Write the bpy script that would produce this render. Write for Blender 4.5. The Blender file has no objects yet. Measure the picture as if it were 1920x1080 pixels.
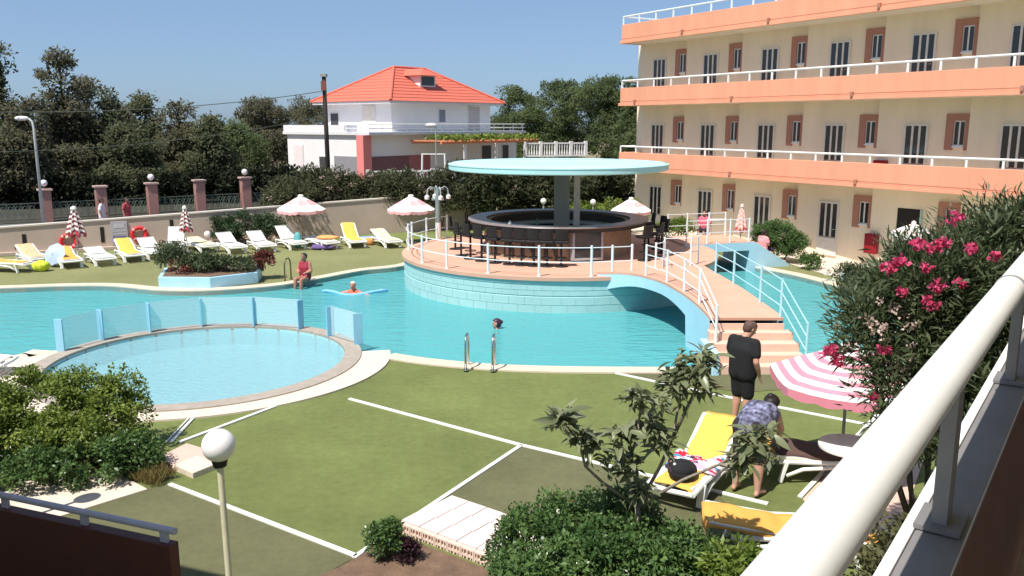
import bpy, bmesh, math, random
import numpy as np
from mathutils import Vector, Matrix, geometry
random.seed(11); rng = np.random.default_rng(11)
SC = bpy.context.scene; COL = SC.collection
R = math.radians

# ------------------------------------------------------------------ camera, sky, sun, exposure
FPX, PITCH, CZ = 1600.0, math.atan(308 / 1600.0), 5.0
cd = bpy.data.cameras.new('camera'); cam = bpy.data.objects.new('camera', cd); COL.objects.link(cam)
cam.location = (0, 0, CZ); cam.rotation_euler = (math.pi / 2 - PITCH, 0, 0)
cd.sensor_width = 36; cd.lens = FPX / 1920 * 36; cd.clip_start = 0.05; cd.clip_end = 9000
SC.camera = cam
SUN_EL, SUN_FROM = R(60), Vector((-0.64, -0.77, 0)).normalized()
w = bpy.data.worlds.new('World'); SC.world = w; w.use_nodes = True
nt = w.node_tree; bg = nt.nodes['Background']
sky = nt.nodes.new('ShaderNodeTexSky'); sky.sky_type = 'NISHITA'; sky.sun_disc = False
sky.sun_elevation = SUN_EL; sky.sun_rotation = math.atan2(SUN_FROM.x, SUN_FROM.y)
sky.air_density = .70; sky.dust_density = 1.0; sky.ozone_density = 8.0; sky.altitude = 0
hz_ = nt.nodes.new('ShaderNodeMix'); hz_.data_type = 'RGBA'; hz_.inputs[0].default_value = .5; hz_.inputs[7].default_value = (2.15, 3.0, 4.0, 1)   # even summer haze over the whole sky
nt.links.new(sky.outputs[0], hz_.inputs[6]); nt.links.new(hz_.outputs[2], bg.inputs[0]); bg.inputs[1].default_value = 0.094
sd = bpy.data.lights.new('sun', 'SUN'); sd.energy = 3.9; sd.angle = R(0.53); sd.color = (1.0, 0.95, 0.87)
sun = bpy.data.objects.new('sun', sd); COL.objects.link(sun); sun.location = (-20, -12, 40)
tr = Vector((-SUN_FROM.x * math.cos(SUN_EL), -SUN_FROM.y * math.cos(SUN_EL), -math.sin(SUN_EL)))
sun.rotation_euler = tr.to_track_quat('-Z', 'Y').to_euler()
SC.view_settings.view_transform = 'Standard'; SC.view_settings.look = 'None'
SC.view_settings.exposure = 0.7; SC.view_settings.gamma = 1
SC.cycles.use_denoising = True
SC.cycles.max_bounces = 8; SC.cycles.transparent_max_bounces = 12; SC.cycles.caustics_refractive = False; SC.cycles.caustics_reflective = False

# ------------------------------------------------------------------ places: a pixel of the photograph to a point of the ground (or of a level z / a depth Y)
_c, _s = math.cos(PITCH), math.sin(PITCH)
def ray(x, y):
    u, v = (x - 960) / FPX, (540 - y) / FPX
    return Vector((u, _c + v * _s, -_s + v * _c))
def G(x, y, z=0.0):
    d = ray(x, y); t = (z - CZ) / d.z
    return Vector((d.x * t, d.y * t, z))
def D(x, y, Y):
    d = ray(x, y); t = Y / d.y
    return Vector((d.x * t, Y, CZ + d.z * t))

# ------------------------------------------------------------------ materials
MATS = {}
def M(name, col, rough=.6, var=.12, scale=5., bump=0., bscale=60., metal=0., spec=.4, var2=0., scale2=.6, stretch=None):
    if name in MATS: return MATS[name]
    m = bpy.data.materials.new(name); m.use_nodes = True; n = m.node_tree.nodes; L = m.node_tree.links
    b = n['Principled BSDF']; b.inputs['Roughness'].default_value = rough; b.inputs['Metallic'].default_value = metal
    b.inputs['Specular IOR Level'].default_value = spec
    tc = n.new('ShaderNodeTexCoord'); src = tc.outputs['Object']
    if stretch:
        mp = n.new('ShaderNodeMapping'); mp.inputs['Scale'].default_value = stretch; L.new(src, mp.inputs[0]); src = mp.outputs[0]
    def layer(prev, amount, sc):
        nz = n.new('ShaderNodeTexNoise'); nz.inputs['Scale'].default_value = sc; nz.inputs['Detail'].default_value = 6
        nz.inputs['Roughness'].default_value = .62; L.new(src, nz.inputs['Vector'])
        mr = n.new('ShaderNodeMapRange'); mr.inputs[1].default_value = .28; mr.inputs[2].default_value = .72
        mr.inputs[3].default_value = 1 - amount; mr.inputs[4].default_value = 1 + amount; L.new(nz.outputs[0], mr.inputs[0])
        mx = n.new('ShaderNodeVectorMath'); mx.operation = 'SCALE'; L.new(mr.outputs[0], mx.inputs['Scale'])
        if prev is None: mx.inputs[0].default_value = col[:3]
        else: L.new(prev, mx.inputs[0])
        return mx.outputs[0]
    o = layer(None, var, scale)
    if var2: o = layer(o, var2, scale2)
    L.new(o, b.inputs['Base Color'])
    if bump:
        nz = n.new('ShaderNodeTexNoise'); nz.inputs['Scale'].default_value = bscale; nz.inputs['Detail'].default_value = 4; L.new(src, nz.inputs['Vector'])
        bp = n.new('ShaderNodeBump'); bp.inputs['Strength'].default_value = bump; bp.inputs['Distance'].default_value = .02
        L.new(nz.outputs[0], bp.inputs['Height']); L.new(bp.outputs[0], b.inputs['Normal'])
    MATS[name] = m; return m
def LEAF(name, c0, c1, trans=.35, rough=.45):
    """leaf: colour differs from leaf to leaf (attribute 'var'), part of the light passes through"""
    if name in MATS: return MATS[name]
    m = bpy.data.materials.new(name); m.use_nodes = True; n = m.node_tree.nodes; L = m.node_tree.links
    b = n['Principled BSDF']; b.inputs['Roughness'].default_value = rough; b.inputs['Specular IOR Level'].default_value = .4 if rough < .7 else .12
    a = n.new('ShaderNodeAttribute'); a.attribute_name = 'var'
    r = n.new('ShaderNodeValToRGB'); r.color_ramp.elements[0].color = (*c0, 1); r.color_ramp.elements[1].color = (*c1, 1)
    L.new(a.outputs['Fac'], r.inputs[0]); L.new(r.outputs[0], b.inputs['Base Color'])
    t = n.new('ShaderNodeBsdfTranslucent'); L.new(r.outputs[0], t.inputs[0])
    mx = n.new('ShaderNodeMixShader'); mx.inputs[0].default_value = trans
    L.new(b.outputs[0], mx.inputs[1]); L.new(t.outputs[0], mx.inputs[2]); L.new(mx.outputs[0], n['Material Output'].inputs[0])
    MATS[name] = m; return m
def WATER(name, tint, rscale, bstr, body, cloud):
    m = bpy.data.materials.new(name); m.use_nodes = True; n = m.node_tree.nodes; L = m.node_tree.links
    n.remove(n['Principled BSDF'])
    tc = n.new('ShaderNodeTexCoord'); mp = n.new('ShaderNodeMapping'); mp.inputs['Scale'].default_value = (.8, 2.4, 1); L.new(tc.outputs['Object'], mp.inputs[0])
    n1 = n.new('ShaderNodeTexNoise'); n1.inputs['Scale'].default_value = rscale; n1.inputs['Detail'].default_value = 3; n1.inputs['Distortion'].default_value = .6
    L.new(mp.outputs[0], n1.inputs['Vector'])
    bp = n.new('ShaderNodeBump'); bp.inputs['Strength'].default_value = bstr; bp.inputs['Distance'].default_value = .12; L.new(n1.outputs[0], bp.inputs['Height'])
    t = n.new('ShaderNodeBsdfTransparent'); t.inputs[0].default_value = (*tint, 1)
    df = n.new('ShaderNodeBsdfDiffuse'); df.inputs[0].default_value = (*body, 1); L.new(bp.outputs[0], df.inputs['Normal']); mb = n.new('ShaderNodeMixShader'); mb.inputs[0].default_value = cloud; L.new(t.outputs[0], mb.inputs[1]); L.new(df.outputs[0], mb.inputs[2])
    g = n.new('ShaderNodeBsdfGlossy'); g.inputs['Roughness'].default_value = .06; L.new(bp.outputs[0], g.inputs['Normal'])
    fr = n.new('ShaderNodeFresnel'); fr.inputs[0].default_value = 1.25; L.new(bp.outputs[0], fr.inputs['Normal'])
    fm = n.new('ShaderNodeMath'); fm.operation = 'MULTIPLY'; fm.inputs[1].default_value = .72; L.new(fr.outputs[0], fm.inputs[0])
    mx = n.new('ShaderNodeMixShader'); L.new(fm.outputs[0], mx.inputs[0]); L.new(mb.outputs[0], mx.inputs[1]); L.new(g.outputs[0], mx.inputs[2])
    L.new(mx.outputs[0], n['Material Output'].inputs[0]); MATS[name] = m; return m
def GLASSY(name, col, op, rough=.05):
    m = bpy.data.materials.new(name); m.use_nodes = True; n = m.node_tree.nodes; L = m.node_tree.links
    b = n['Principled BSDF']; b.inputs['Base Color'].default_value = (*col, 1); b.inputs['Roughness'].default_value = rough
    t = n.new('ShaderNodeBsdfTransparent'); mx = n.new('ShaderNodeMixShader'); mx.inputs[0].default_value = op
    L.new(t.outputs[0], mx.inputs[1]); L.new(b.outputs[0], mx.inputs[2]); L.new(mx.outputs[0], n['Material Output'].inputs[0]); MATS[name] = m; return m

white = M('white_paint', (.80, .80, .78), .45, .05, 3)
plastic = M('white_plastic', (.82, .81, .77), .35, .05, 8)
steel = M('steel', (.55, .56, .58), .25, .05, 8, metal=1.)
cable = M('pale_rail_paint', (.72, .80, .82), .4, .05, 5)
railblue = M('light_blue_rail_paint', (.40, .68, .78), .4, .06, 5)
salmon = M('salmon_plaster', (.78, .35, .215), .75, .05, 1.2, .15, 90, var2=.07, scale2=1.6, stretch=(1, 1, .15))
cream = M('cream_plaster', (.86, .73, .555), .8, .04, 1.5, .12, 80, var2=.07, scale2=1.2, stretch=(1, 1, .18))
soffit = M('soffit_plaster', (.76, .69, .58), .85, .04, 1.5)
surround = M('terracotta_surround', (.42, .20, .14), .7, .08, 3)
pane = M('dark_glass', (.03, .032, .036), .08, .1, 2, spec=.6)
curtain = M('curtain', (.62, .60, .56), .9, .1, 4)
aqua = M('aqua_pool_paint', (.36, .58, .58), .6, .06, 1.3, .12, 40, var2=.08, scale2=.4)
aquab = M('sky_blue_paint', (.42, .67, .80), .5, .05, 2, .08, 40)
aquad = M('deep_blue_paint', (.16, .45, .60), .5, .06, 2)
aquar = M('canopy_paint', (.42, .70, .70), .6, .05, .8, var2=.07, scale2=.3)
deckm = M('peach_deck', (.62, .35, .25), .8, .07, 2.5, .15, 60, var2=.05, scale2=.5)
stepm = M('peach_step', (.70, .47, .36), .8, .08, 3, .1, 60)
copm = M('coping_stone', (.62, .52, .41), .75, .08, 4, .1, 60)
ringm = M('ring_stone', (.36, .31, .26), .8, .15, 6, .2, 50)
turf = M('turf_green', (.182, .212, .074), .95, .12, 7, .7, 240, spec=.1, var2=.20, scale2=.45)
turfd = M('turf_worn', (.160, .160, .084), .95, .10, 9, .7, 240, spec=.1, var2=.16, scale2=.7)
turff = M('turf_far', (.225, .228, .105), .95, .10, 6, .6, 160, spec=.1, var2=.14, scale2=.35)
earth = M('dry_ground', (.20, .165, .10), .95, .2, .3, .3, 20, var2=.25, scale2=.02)
soil = M('garden_soil', (.16, .10, .065), .95, .3, 5, .8, 30)
pavm = M('pale_paving', (.66, .56, .46), .8, .07, 4, .1, 40)
pavp = M('pink_paving', (.62, .44, .36), .8, .10, 4, .1, 40)
asphalt = M('street_asphalt', (.17, .17, .18), .9, .12, 2, .2, 60)
wallm = M('perimeter_wall_plaster', (.53, .42, .345), .85, .07, 1.0, .1, 40, var2=.08, scale2=.3)
capm = M('wall_cap', (.62, .56, .49), .8, .06, 3)
brickm = M('pillar_brick', (.36, .19, .16), .85, .12, 6, .2, 40)
iron = M('fence_iron', (.10, .12, .09), .7, .1, 5)
bark = M('bark', (.10, .075, .05), .9, .25, 8, .8, 30)
barkp = M('pale_bark', (.26, .22, .17), .9, .2, 14, .6, 60)
wood = M('dark_pole_wood', (.035, .026, .022), .9, .2, 6, .4, 30)
woodr = M('pole_bracket', (.22, .07, .05), .8, .1, 6)
yellow = M('yellow_towel', (.86, .50, .10), .95, .07, 6, .5, 200)
orange = M('orange_towel', (.86, .42, .09), .95, .07, 6, .5, 200)
blackc = M('black_cloth', (.012, .012, .014), .9, .2, 8)
blackm = M('black_stool', (.015, .014, .015), .6, .1, 8)
pinkc = M('pink_canvas', (.72, .16, .24), .9, .08, 5)
pinkl = M('faded_pink_canvas', (.80, .42, .42), .9, .08, 5)
whitec = M('white_canvas', (.82, .78, .74), .9, .06, 5)
redc = M('red_canvas', (.42, .05, .06), .9, .1, 5)
redb = M('red_ring', (.72, .03, .035), .5, .08, 5)
globe = M('opal_globe', (.82, .78, .78), .3, .03, 4)
darkin = M('dark_interior', (.02, .018, .016), .9, .1, 3)
stone = M('bar_stone', (.33, .24, .165), .85, .16, 5, .3, 30, var2=.15, scale2=1.4)
counter = M('bar_counter_stone', (.24, .20, .19), .35, .15, 7)
grey = M('grey_column', (.36, .34, .31), .8, .08, 3)
rooftile = M('red_roof_tile', (.60, .145, .095), .75, .06, 4, .25, 18)
housew = M('house_white', (.78, .76, .76), .8, .04, .8)
housep = M('house_pink', (.74, .24, .22), .8, .05, 1)
maroon = M('dark_brown_panel', (.085, .024, .017), .55, .12, 2)
fire = M('red_cabinet', (.27, .008, .018), .5, .05, 4)
skin = M('skin', (.50, .27, .19), .55, .06, 9)
skint = M('tanned_skin', (.42, .19, .13), .55, .06, 9)
hairb = M('dark_hair', (.018, .013, .010), .6, .2, 30)
hairs = M('shaved_hair', (.10, .055, .045), .7, .15, 30)
hairw = M('white_hair', (.66, .60, .50), .7, .1, 30)
brown = M('parasol_shade_brown', (.10, .06, .05), .9, .1, 6)  # parasol shadow as a cloth colour, laid over the orange towel

# ------------------------------------------------------------------ mesh helpers
def wl(o):
    p = Vector((0, 0, 0))
    while o is not None: p += o.location; o = o.parent
    return p
class MB:
    def __init__(s): s.v = []; s.f = []; s.mi = []
    def add(s, vs, fs, mi=0):
        b = len(s.v); s.v += [tuple(x) for x in vs]; s.f += [tuple(b + i for i in f) for f in fs]; s.mi += [mi] * len(fs); return s
    def box(s, c, d, rz=0, mi=0):
        ca, sa = math.cos(rz), math.sin(rz); vs = []
        for z in (-.5, .5):
            for x, y in ((-.5, -.5), (.5, -.5), (.5, .5), (-.5, .5)):
                X, Y = x * d[0], y * d[1]; vs.append((c[0] + X * ca - Y * sa, c[1] + X * sa + Y * ca, c[2] + z * d[2]))
        return s.add(vs, [(3, 2, 1, 0), (4, 5, 6, 7), (0, 1, 5, 4), (1, 2, 6, 5), (2, 3, 7, 6), (3, 0, 4, 7)], mi)
    def b2(s, x0, x1, y0, y1, z0, z1, mi=0): return s.box(((x0 + x1) / 2, (y0 + y1) / 2, (z0 + z1) / 2), (x1 - x0, y1 - y0, z1 - z0), 0, mi)
    def bar(s, p, q, wd, h, mi=0):
        p, q = Vector(p), Vector(q); d = (q - p).normalized(); up = Vector((0, 0, 1)) if abs(d.z) < .95 else Vector((0, 1, 0))
        a = d.cross(up).normalized() * wd / 2; b = a.cross(d).normalized() * h / 2
        vs = [p - a - b, p + a - b, p + a + b, p - a + b, q - a - b, q + a - b, q + a + b, q - a + b]
        return s.add(vs, [(0, 1, 2, 3), (7, 6, 5, 4), (0, 4, 5, 1), (1, 5, 6, 2), (2, 6, 7, 3), (3, 7, 4, 0)], mi)
    def tube(s, pts, r, n=8, mi=0, cap=True):
        pts = [Vector(p) for p in pts]; k = len(pts); rs = r if isinstance(r, (list, tuple)) else [r] * k; base = len(s.v); pu = None
        for i, p in enumerate(pts):
            d = (pts[min(i + 1, k - 1)] - pts[max(i - 1, 0)]).normalized()
            if pu is None: pu = d.orthogonal().normalized()
            u = (pu - d * pu.dot(d)); u = u.normalized() if u.length > 1e-5 else d.orthogonal().normalized(); pu = u; v = d.cross(u)
            for j in range(n):
                a = 2 * math.pi * j / n; s.v.append(tuple(p + (u * math.cos(a) + v * math.sin(a)) * rs[i]))
        for i in range(k - 1):
            for j in range(n):
                j2 = (j + 1) % n; s.f.append((base + i * n + j, base + i * n + j2, base + (i + 1) * n + j2, base + (i + 1) * n + j)); s.mi.append(mi)
        if cap:
            s.f.append(tuple(base + j for j in reversed(range(n)))); s.f.append(tuple(base + (k - 1) * n + j for j in range(n))); s.mi += [mi, mi]
        return s
    def lathe(s, prof, n=20, c=(0, 0, 0), mi=0, a0=0, a1=2 * math.pi):
        full = abs(a1 - a0 - 2 * math.pi) < 1e-6; m = n if full else n + 1; base = len(s.v)
        for r, z in prof:
            for j in range(m):
                a = a0 + (a1 - a0) * j / n; s.v.append((c[0] + r * math.cos(a), c[1] + r * math.sin(a), c[2] + z))
        for i in range(len(prof) - 1):
            for j in range(n):
                j2 = (j + 1) % m; s.f.append((base + i * m + j, base + i * m + j2, base + (i + 1) * m + j2, base + (i + 1) * m + j)); s.mi.append(mi)
        return s
    def ell(s, c, r, n=12, mi=0):
        r = r if isinstance(r, (list, tuple)) else (r, r, r); k = max(6, n // 2 + 2); base = len(s.v)
        for i in range(k + 1):
            t = math.pi * i / k
            for j in range(n):
                a = 2 * math.pi * j / n; st = max(math.sin(t), .002)
                s.v.append((c[0] + r[0] * st * math.cos(a), c[1] + r[1] * st * math.sin(a), c[2] - r[2] * math.cos(t)))
        for i in range(k):
            for j in range(n):
                j2 = (j + 1) % n; s.f.append((base + i * n + j, base + i * n + j2, base + (i + 1) * n + j2, base + (i + 1) * n + j)); s.mi.append(mi)
        return s
    def prism(s, poly, z0, z1, mi=0):
        n = len(poly); b = len(s.v)
        area = sum(poly[i][0] * poly[(i + 1) % n][1] - poly[(i + 1) % n][0] * poly[i][1] for i in range(n))
        if area < 0: poly = list(reversed(poly))
        s.v += [(p[0], p[1], z0) for p in poly] + [(p[0], p[1], z1) for p in poly]
        s.f += [tuple(b + i for i in reversed(range(n))), tuple(b + n + i for i in range(n))]; s.mi += [mi, mi]
        for i in range(n):
            j = (i + 1) % n; s.f.append((b + i, b + j, b + n + j, b + n + i)); s.mi.append(mi)
        return s
    def mesh(s, name, off=Vector((0, 0, 0))):
        me = bpy.data.meshes.new(name); me.from_pydata([(a - off[0], b - off[1], c - off[2]) for a, b, c in s.v], [], s.f)
        me.polygons.foreach_set('material_index', s.mi); me.update(); return me
    def build(s, name, mats, parent=None, smooth=False, bevel=0, local=True, loc=None):
        off = Vector((0, 0, 0))
        if parent is not None and not local: off = wl(parent)
        if loc is not None: off = Vector(loc)
        me = s.mesh(name, off)
        for m in (mats if isinstance(mats, (list, tuple)) else [mats]): me.materials.append(m)
        if smooth:
            me.polygons.foreach_set('use_smooth', [True] * len(me.polygons))
            if smooth == 'auto':
                try: me.set_sharp_from_angle(angle=R(40))
                except Exception: pass
        o = bpy.data.objects.new(name, me); COL.objects.link(o)
        if parent is not None: o.parent = parent
        if loc is not None: o.location = loc
        if bevel:
            b = o.modifiers.new('bevel', 'BEVEL'); b.width = bevel; b.segments = 2; b.limit_method = 'ANGLE'; b.angle_limit = R(40)
        return o
def tag(o, label=None, cat=None, group=None, kind=None):
    if label: o['label'] = label
    if cat: o['category'] = cat
    if group: o['group'] = group
    if kind: o['kind'] = kind
    return o
def thing(name, label, cat, loc=(0, 0, 0), rz=0, group=None):
    o = bpy.data.objects.new(name, None); COL.objects.link(o); o.location = loc; o.rotation_euler = (0, 0, rz); o.empty_display_size = .2
    return tag(o, label, cat, group)
def struct(o): o['kind'] = 'structure'; return o
def kids(o): return [c for c in COL.objects if c.parent is o] if False else list(o.children)
def copytree(o, parent=None):
    c = o.copy(); COL.objects.link(c)
    if parent is not None: c.parent = parent
    for ch in list(o.children): copytree(ch, c)
    return c
def place(proto, used, loc, rz, label, group=None):
    """first call moves the prototype itself, later calls copy it with all its parts"""
    o = proto if not used else copytree(proto); used.append(1)
    o.location = loc; o.rotation_euler = (0, 0, rz); tag(o, label, None, group); return o
def sheet(name, outer, holes, z, mat):
    loops = [[Vector((p[0], p[1], 0)) for p in l] for l in [outer] + holes]
    tris = geometry.tessellate_polygon(loops); vs = [(p.x, p.y, z) for l in loops for p in l]; fs = []
    for t in tris:
        a, b, c = (Vector(vs[i]) for i in t)
        fs.append(t if (b - a).cross(c - a).z > 0 else (t[0], t[2], t[1]))
    m = MB(); m.add(vs, fs); return struct(m.build(name, mat))
def smooth_loop(pts, k=6, closed=False):
    out = []; n = len(pts)
    for i in range(n if closed else n - 1):
        p0, p1, p2, p3 = (Vector(pts[j % n][:2]) if closed else Vector(pts[max(0, min(n - 1, j))][:2]) for j in (i - 1, i, i + 1, i + 2))
        for q in range(k):
            t = q / k; out.append(.5 * ((2 * p1) + (p2 - p0) * t + (2 * p0 - 5 * p1 + 4 * p2 - p3) * t * t + (3 * p1 - p0 - 3 * p2 + p3) * t ** 3))
    if not closed: out.append(Vector(pts[-1][:2]))
    return out
def offset_line(pts, d):
    out = []
    for i, p in enumerate(pts):
        t = (pts[min(i + 1, len(pts) - 1)] - pts[max(i - 1, 0)]).normalized(); out.append(p + Vector((t.y, -t.x)) * d)
    return out
def strip(m, inner, outer, z0, z1):
    """solid band between two lines of equal length"""
    n = len(inner); b = len(m.v)
    for l, z in ((inner, z0), (inner, z1), (outer, z1), (outer, z0)): m.v += [(p[0], p[1], z) for p in l]
    for i in range(n - 1):
        for a in range(4):
            c = (a + 1) % 4; m.f.append((b + a * n + i, b + a * n + i + 1, b + c * n + i + 1, b + c * n + i)); m.mi.append(0)
    m.f.append((b, b + n, b + 2 * n, b + 3 * n)); m.f.append((b + n - 1, b + 4 * n - 1, b + 3 * n - 1, b + 2 * n - 1)); m.mi += [0, 0]
    return m

# ------------------------------------------------------------------ foliage
def leaf_mesh(name, P, Dr, Nn, ln, wd, mats, parent=None, off=(0, 0, 0), fold=.25, mi=None, var=None):
    """one diamond leaf for each row of P: Dr its axis, Nn its normal"""
    n = len(P); Dr = Dr / (np.linalg.norm(Dr, axis=1, keepdims=True) + 1e-9)
    S = np.cross(Dr, Nn); S /= (np.linalg.norm(S, axis=1, keepdims=True) + 1e-9); U = np.cross(S, Dr)
    ln = np.asarray(ln).reshape(-1, 1) * np.ones((n, 1)); wd = np.asarray(wd).reshape(-1, 1) * np.ones((n, 1))
    mid = P + Dr * ln * .45
    V = np.stack([P, mid + S * wd * .5 + U * wd * fold, P + Dr * ln - U * ln * .12, mid - S * wd * .5 + U * wd * fold], 1).reshape(-1, 3) - np.array(off)
    me = bpy.data.meshes.new(name); me.vertices.add(4 * n); me.vertices.foreach_set('co', V.astype(np.float32).ravel())
    me.loops.add(4 * n); me.loops.foreach_set('vertex_index', np.arange(4 * n, dtype=np.int32))
    me.polygons.add(n); me.polygons.foreach_set('loop_start', np.arange(0, 4 * n, 4, dtype=np.int32))
    if mi is not None: me.polygons.foreach_set('material_index', np.asarray(mi, np.int32))
    a = me.attributes.new('var', 'FLOAT', 'FACE'); a.data.foreach_set('value', (rng.random(n) if var is None else var).astype(np.float32))
    me.update(calc_edges=True)
    for m in mats: me.materials.append(m)
    o = bpy.data.objects.new(name, me); COL.objects.link(o)
    if parent is not None: o.parent = parent
    return o
def unit(n):
    v = rng.normal(size=(n, 3)); return v / np.linalg.norm(v, axis=1, keepdims=True)
def clump_points(blobs, nclump, per, clr, shell=(.55, 1.0), flat=.7, low=-.55):
    """leaves gathered in clumps that sit near the skin of the blobs -> points, outward directions, clump values"""
    vol = np.array([b[1][0] * b[1][1] + b[1][1] * b[1][2] + b[1][0] * b[1][2] for b in blobs]); which = rng.choice(len(blobs), nclump, p=vol / vol.sum())
    u = unit(nclump); u[:, 2] = np.where(u[:, 2] < low, -u[:, 2], u[:, 2]); rad = rng.uniform(*shell, nclump)[:, None]
    C = np.array([blobs[i][0] for i in which]); S = np.array([blobs[i][1] for i in which]); cc = C + u * S * rad
    sz = clr * rng.uniform(.55, 1.25, nclump)
    idx = np.repeat(np.arange(nclump), per); q = unit(len(idx)) * (rng.random(len(idx)) ** .45)[:, None]; q[:, 2] *= flat
    P = cc[idx] + q * sz[idx][:, None]; out = q + u[idx] * .5 + np.array([0, 0, .15])
    cv = np.clip(rng.normal(.5, .22, nclump), 0, 1)[idx] * .7 + rng.random(len(idx)) * .3
    return P, out, cv
def crown(name, blobs, nclump, per, clr, ln, wd, mat, parent=None, droop=0., jitter=.8, shell=(.55, 1.0), flat=.7, low=-.55, local_off=None):
    P, out, cv = clump_points(blobs, nclump, per, clr, shell, flat, low)
    d = out / (np.linalg.norm(out, axis=1, keepdims=True) + 1e-9) + unit(len(P)) * jitter; d[:, 2] -= droop
    on = out / (np.linalg.norm(out, axis=1, keepdims=True) + 1e-9); nn = on * .9 + np.array([0, 0, .55]) + unit(len(P)) * .75
    l = ln * rng.uniform(.5, 1.4, len(P)); wdd = wd * l / ln * rng.uniform(.8, 1.15, len(P))
    off = local_off if local_off is not None else (wl(parent) if parent is not None else (0, 0, 0))
    return leaf_mesh(name, P, d, nn, l, wdd, [mat], parent, off, var=cv)
lf_pine = LEAF('pine_needles', (.085, .102, .055), (.20, .21, .12), .55, .9)
lf_pine2 = LEAF('dull_pine_needles', (.100, .105, .066), (.23, .212, .135), .55, .9)
lf_tree = LEAF('round_tree_leaves', (.075, .115, .048), (.20, .24, .11), .55, .85)
lf_ole = LEAF('oleander_leaves', (.040, .062, .028), (.140, .175, .080), .35, .45)
lf_oleh = LEAF('hedge_oleander_leaves', (.050, .062, .034), (.145, .148, .080), .35, .8)
lf_bush = LEAF('glossy_bush_leaves', (.030, .075, .020), (.17, .27, .085), .35, .28)
lf_light = LEAF('bright_hedge_leaves', (0.072, 0.128, 0.021), (0.302, 0.373, 0.072), .4)
lf_brt = LEAF('yellow_green_leaves', (.10, .17, .03), (.30, .38, .08), .45)
lf_loq = LEAF('loquat_leaves', (.11, .14, .065), (.32, .34, .20), .35, .32)
lf_pink = LEAF('pink_petals', (.60, .04, .14), (.82, .14, .30), .4, .6)
lf_palep = LEAF('faded_petals', (.60, .42, .36), (.74, .58, .52), .4, .6)
lf_whitep = LEAF('white_petals', (.70, .70, .64), (.85, .84, .8), .4, .6)
lf_dry = LEAF('dry_grass', (.16, .12, .04), (.34, .28, .11), .3)
lf_red = LEAF('reddish_leaves', (.10, .028, .022), (.24, .07, .05), .3)

# ================================================================== THE GROUND AND THE POOLS
K = Vector((-6.68, 17.69)); KR, KO = 3.04, 3.40           # paddling pool: centre, water radius, outer radius of its stone ring
WZ, KWZ = -.14, -.06
far_pts = [(-24, 24.6), (-19.5, 25.4), tuple(G(0, 541)), tuple(G(120, 537)), tuple(G(210, 537)), tuple(G(300, 545)), tuple(G(400, 545)), tuple(G(520, 536)),
           tuple(G(600, 523)), tuple(G(680, 508)), tuple(G(757, 499)), (-2.6, 32.6), (-.3, 34.4), (2.4, 34.9), (5.2, 33.9), (7.3, 32), tuple(G(1420, 503)),
           tuple(G(1500, 519)), tuple(G(1600, 547)), (10.7, 22.8), (10.2, 20.2), (8.7, 18.1), (6.9, 17.25), (5.2, 17.1), tuple(G(1240, 690)), tuple(G(1080, 689)), tuple(G(960, 686)),
           tuple(G(880, 681)), tuple(G(800, 673)), tuple(G(740, 664))]
far_line = smooth_loop(far_pts, 6)
arc = [K + KO * Vector((math.cos(a), math.sin(a))) for a in np.radians(np.linspace(14, 166, 40))]
near_left = smooth_loop([(arc[-1].x, arc[-1].y), tuple(G(55, 663)), tuple(G(0, 672)), (-14, 15.7), (-19, 13.2), (-24, 11.2)], 5)
POOL = far_line + arc + near_left[1:]
KHOLE = [K + KR * Vector((math.cos(a), math.sin(a))) for a in np.linspace(0, 2 * math.pi, 64, endpoint=False)]
BIG = [(-4000, -300), (4000, -300), (4000, 6000), (-4000, 6000)]
sheet('ground', BIG, [POOL, KHOLE], -.03, earth)
GARDEN = [(-30, -8), (16, -8), (16, 14), (22, 26), (9.5, 44), (-3, 41), (-10.3, 37.2), (-19.7, 32.4), (-30, 27.6)]
sheet('lawn', GARDEN, [POOL, KHOLE], -.012, turf)
farlawn = [p for p in far_line[:62]] + [Vector((-1.2, 36.5)), Vector((-10.3, 37.0)), Vector((-19.7, 32.3)), Vector((-30, 27.4)), Vector((-30, 22))]
sheet('far_lawn', farlawn, [], -.006, turff)
sheet('side_lawn', [tuple(q) for q in offset_line(far_line[95:122], -.2)] + [(14, 20.5), (13.6, 24), (10.6, 31.6), (9.6, 31.2)], [], -.0085, turff)
# basins
def basin(name, loop, depth, mat):
    m = MB(); n = len(loop); b = 0
    m.v += [(p[0], p[1], -.012) for p in loop] + [(p[0], p[1], -depth) for p in loop]
    for i in range(n):
        j = (i + 1) % n; m.f.append((i, j, n + j, n + i)); m.mi.append(0)
    tr_ = geometry.tessellate_polygon([[Vector((p[0], p[1], 0)) for p in loop]])
    for t in tr_: m.f.append(tuple(n + i for i in t)); m.mi.append(0)
    return struct(m.build(name, mat))
basinm = M('pool_lining', (.24, .57, .60), .7, .05, .8, var2=.07, scale2=.18)
kbasin = M('paddling_pool_tiles', (.36, .62, .66), .6, .05, 9)
basin('pool_basin', POOL, 1.35, basinm); basin('paddling_pool_basin', KHOLE, .42, kbasin)
wm = WATER('pool_water', (.50, .88, .915), 2.4, .45, (.115, .445, .47), .76); wk = WATER('paddling_pool_water', (.84, .965, .985), 9, .36, (.33, .585, .65), .6)
o = sheet('pool_water', POOL, [], WZ, wm); o = sheet('paddling_pool_water', KHOLE, [], KWZ, wk)
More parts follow.
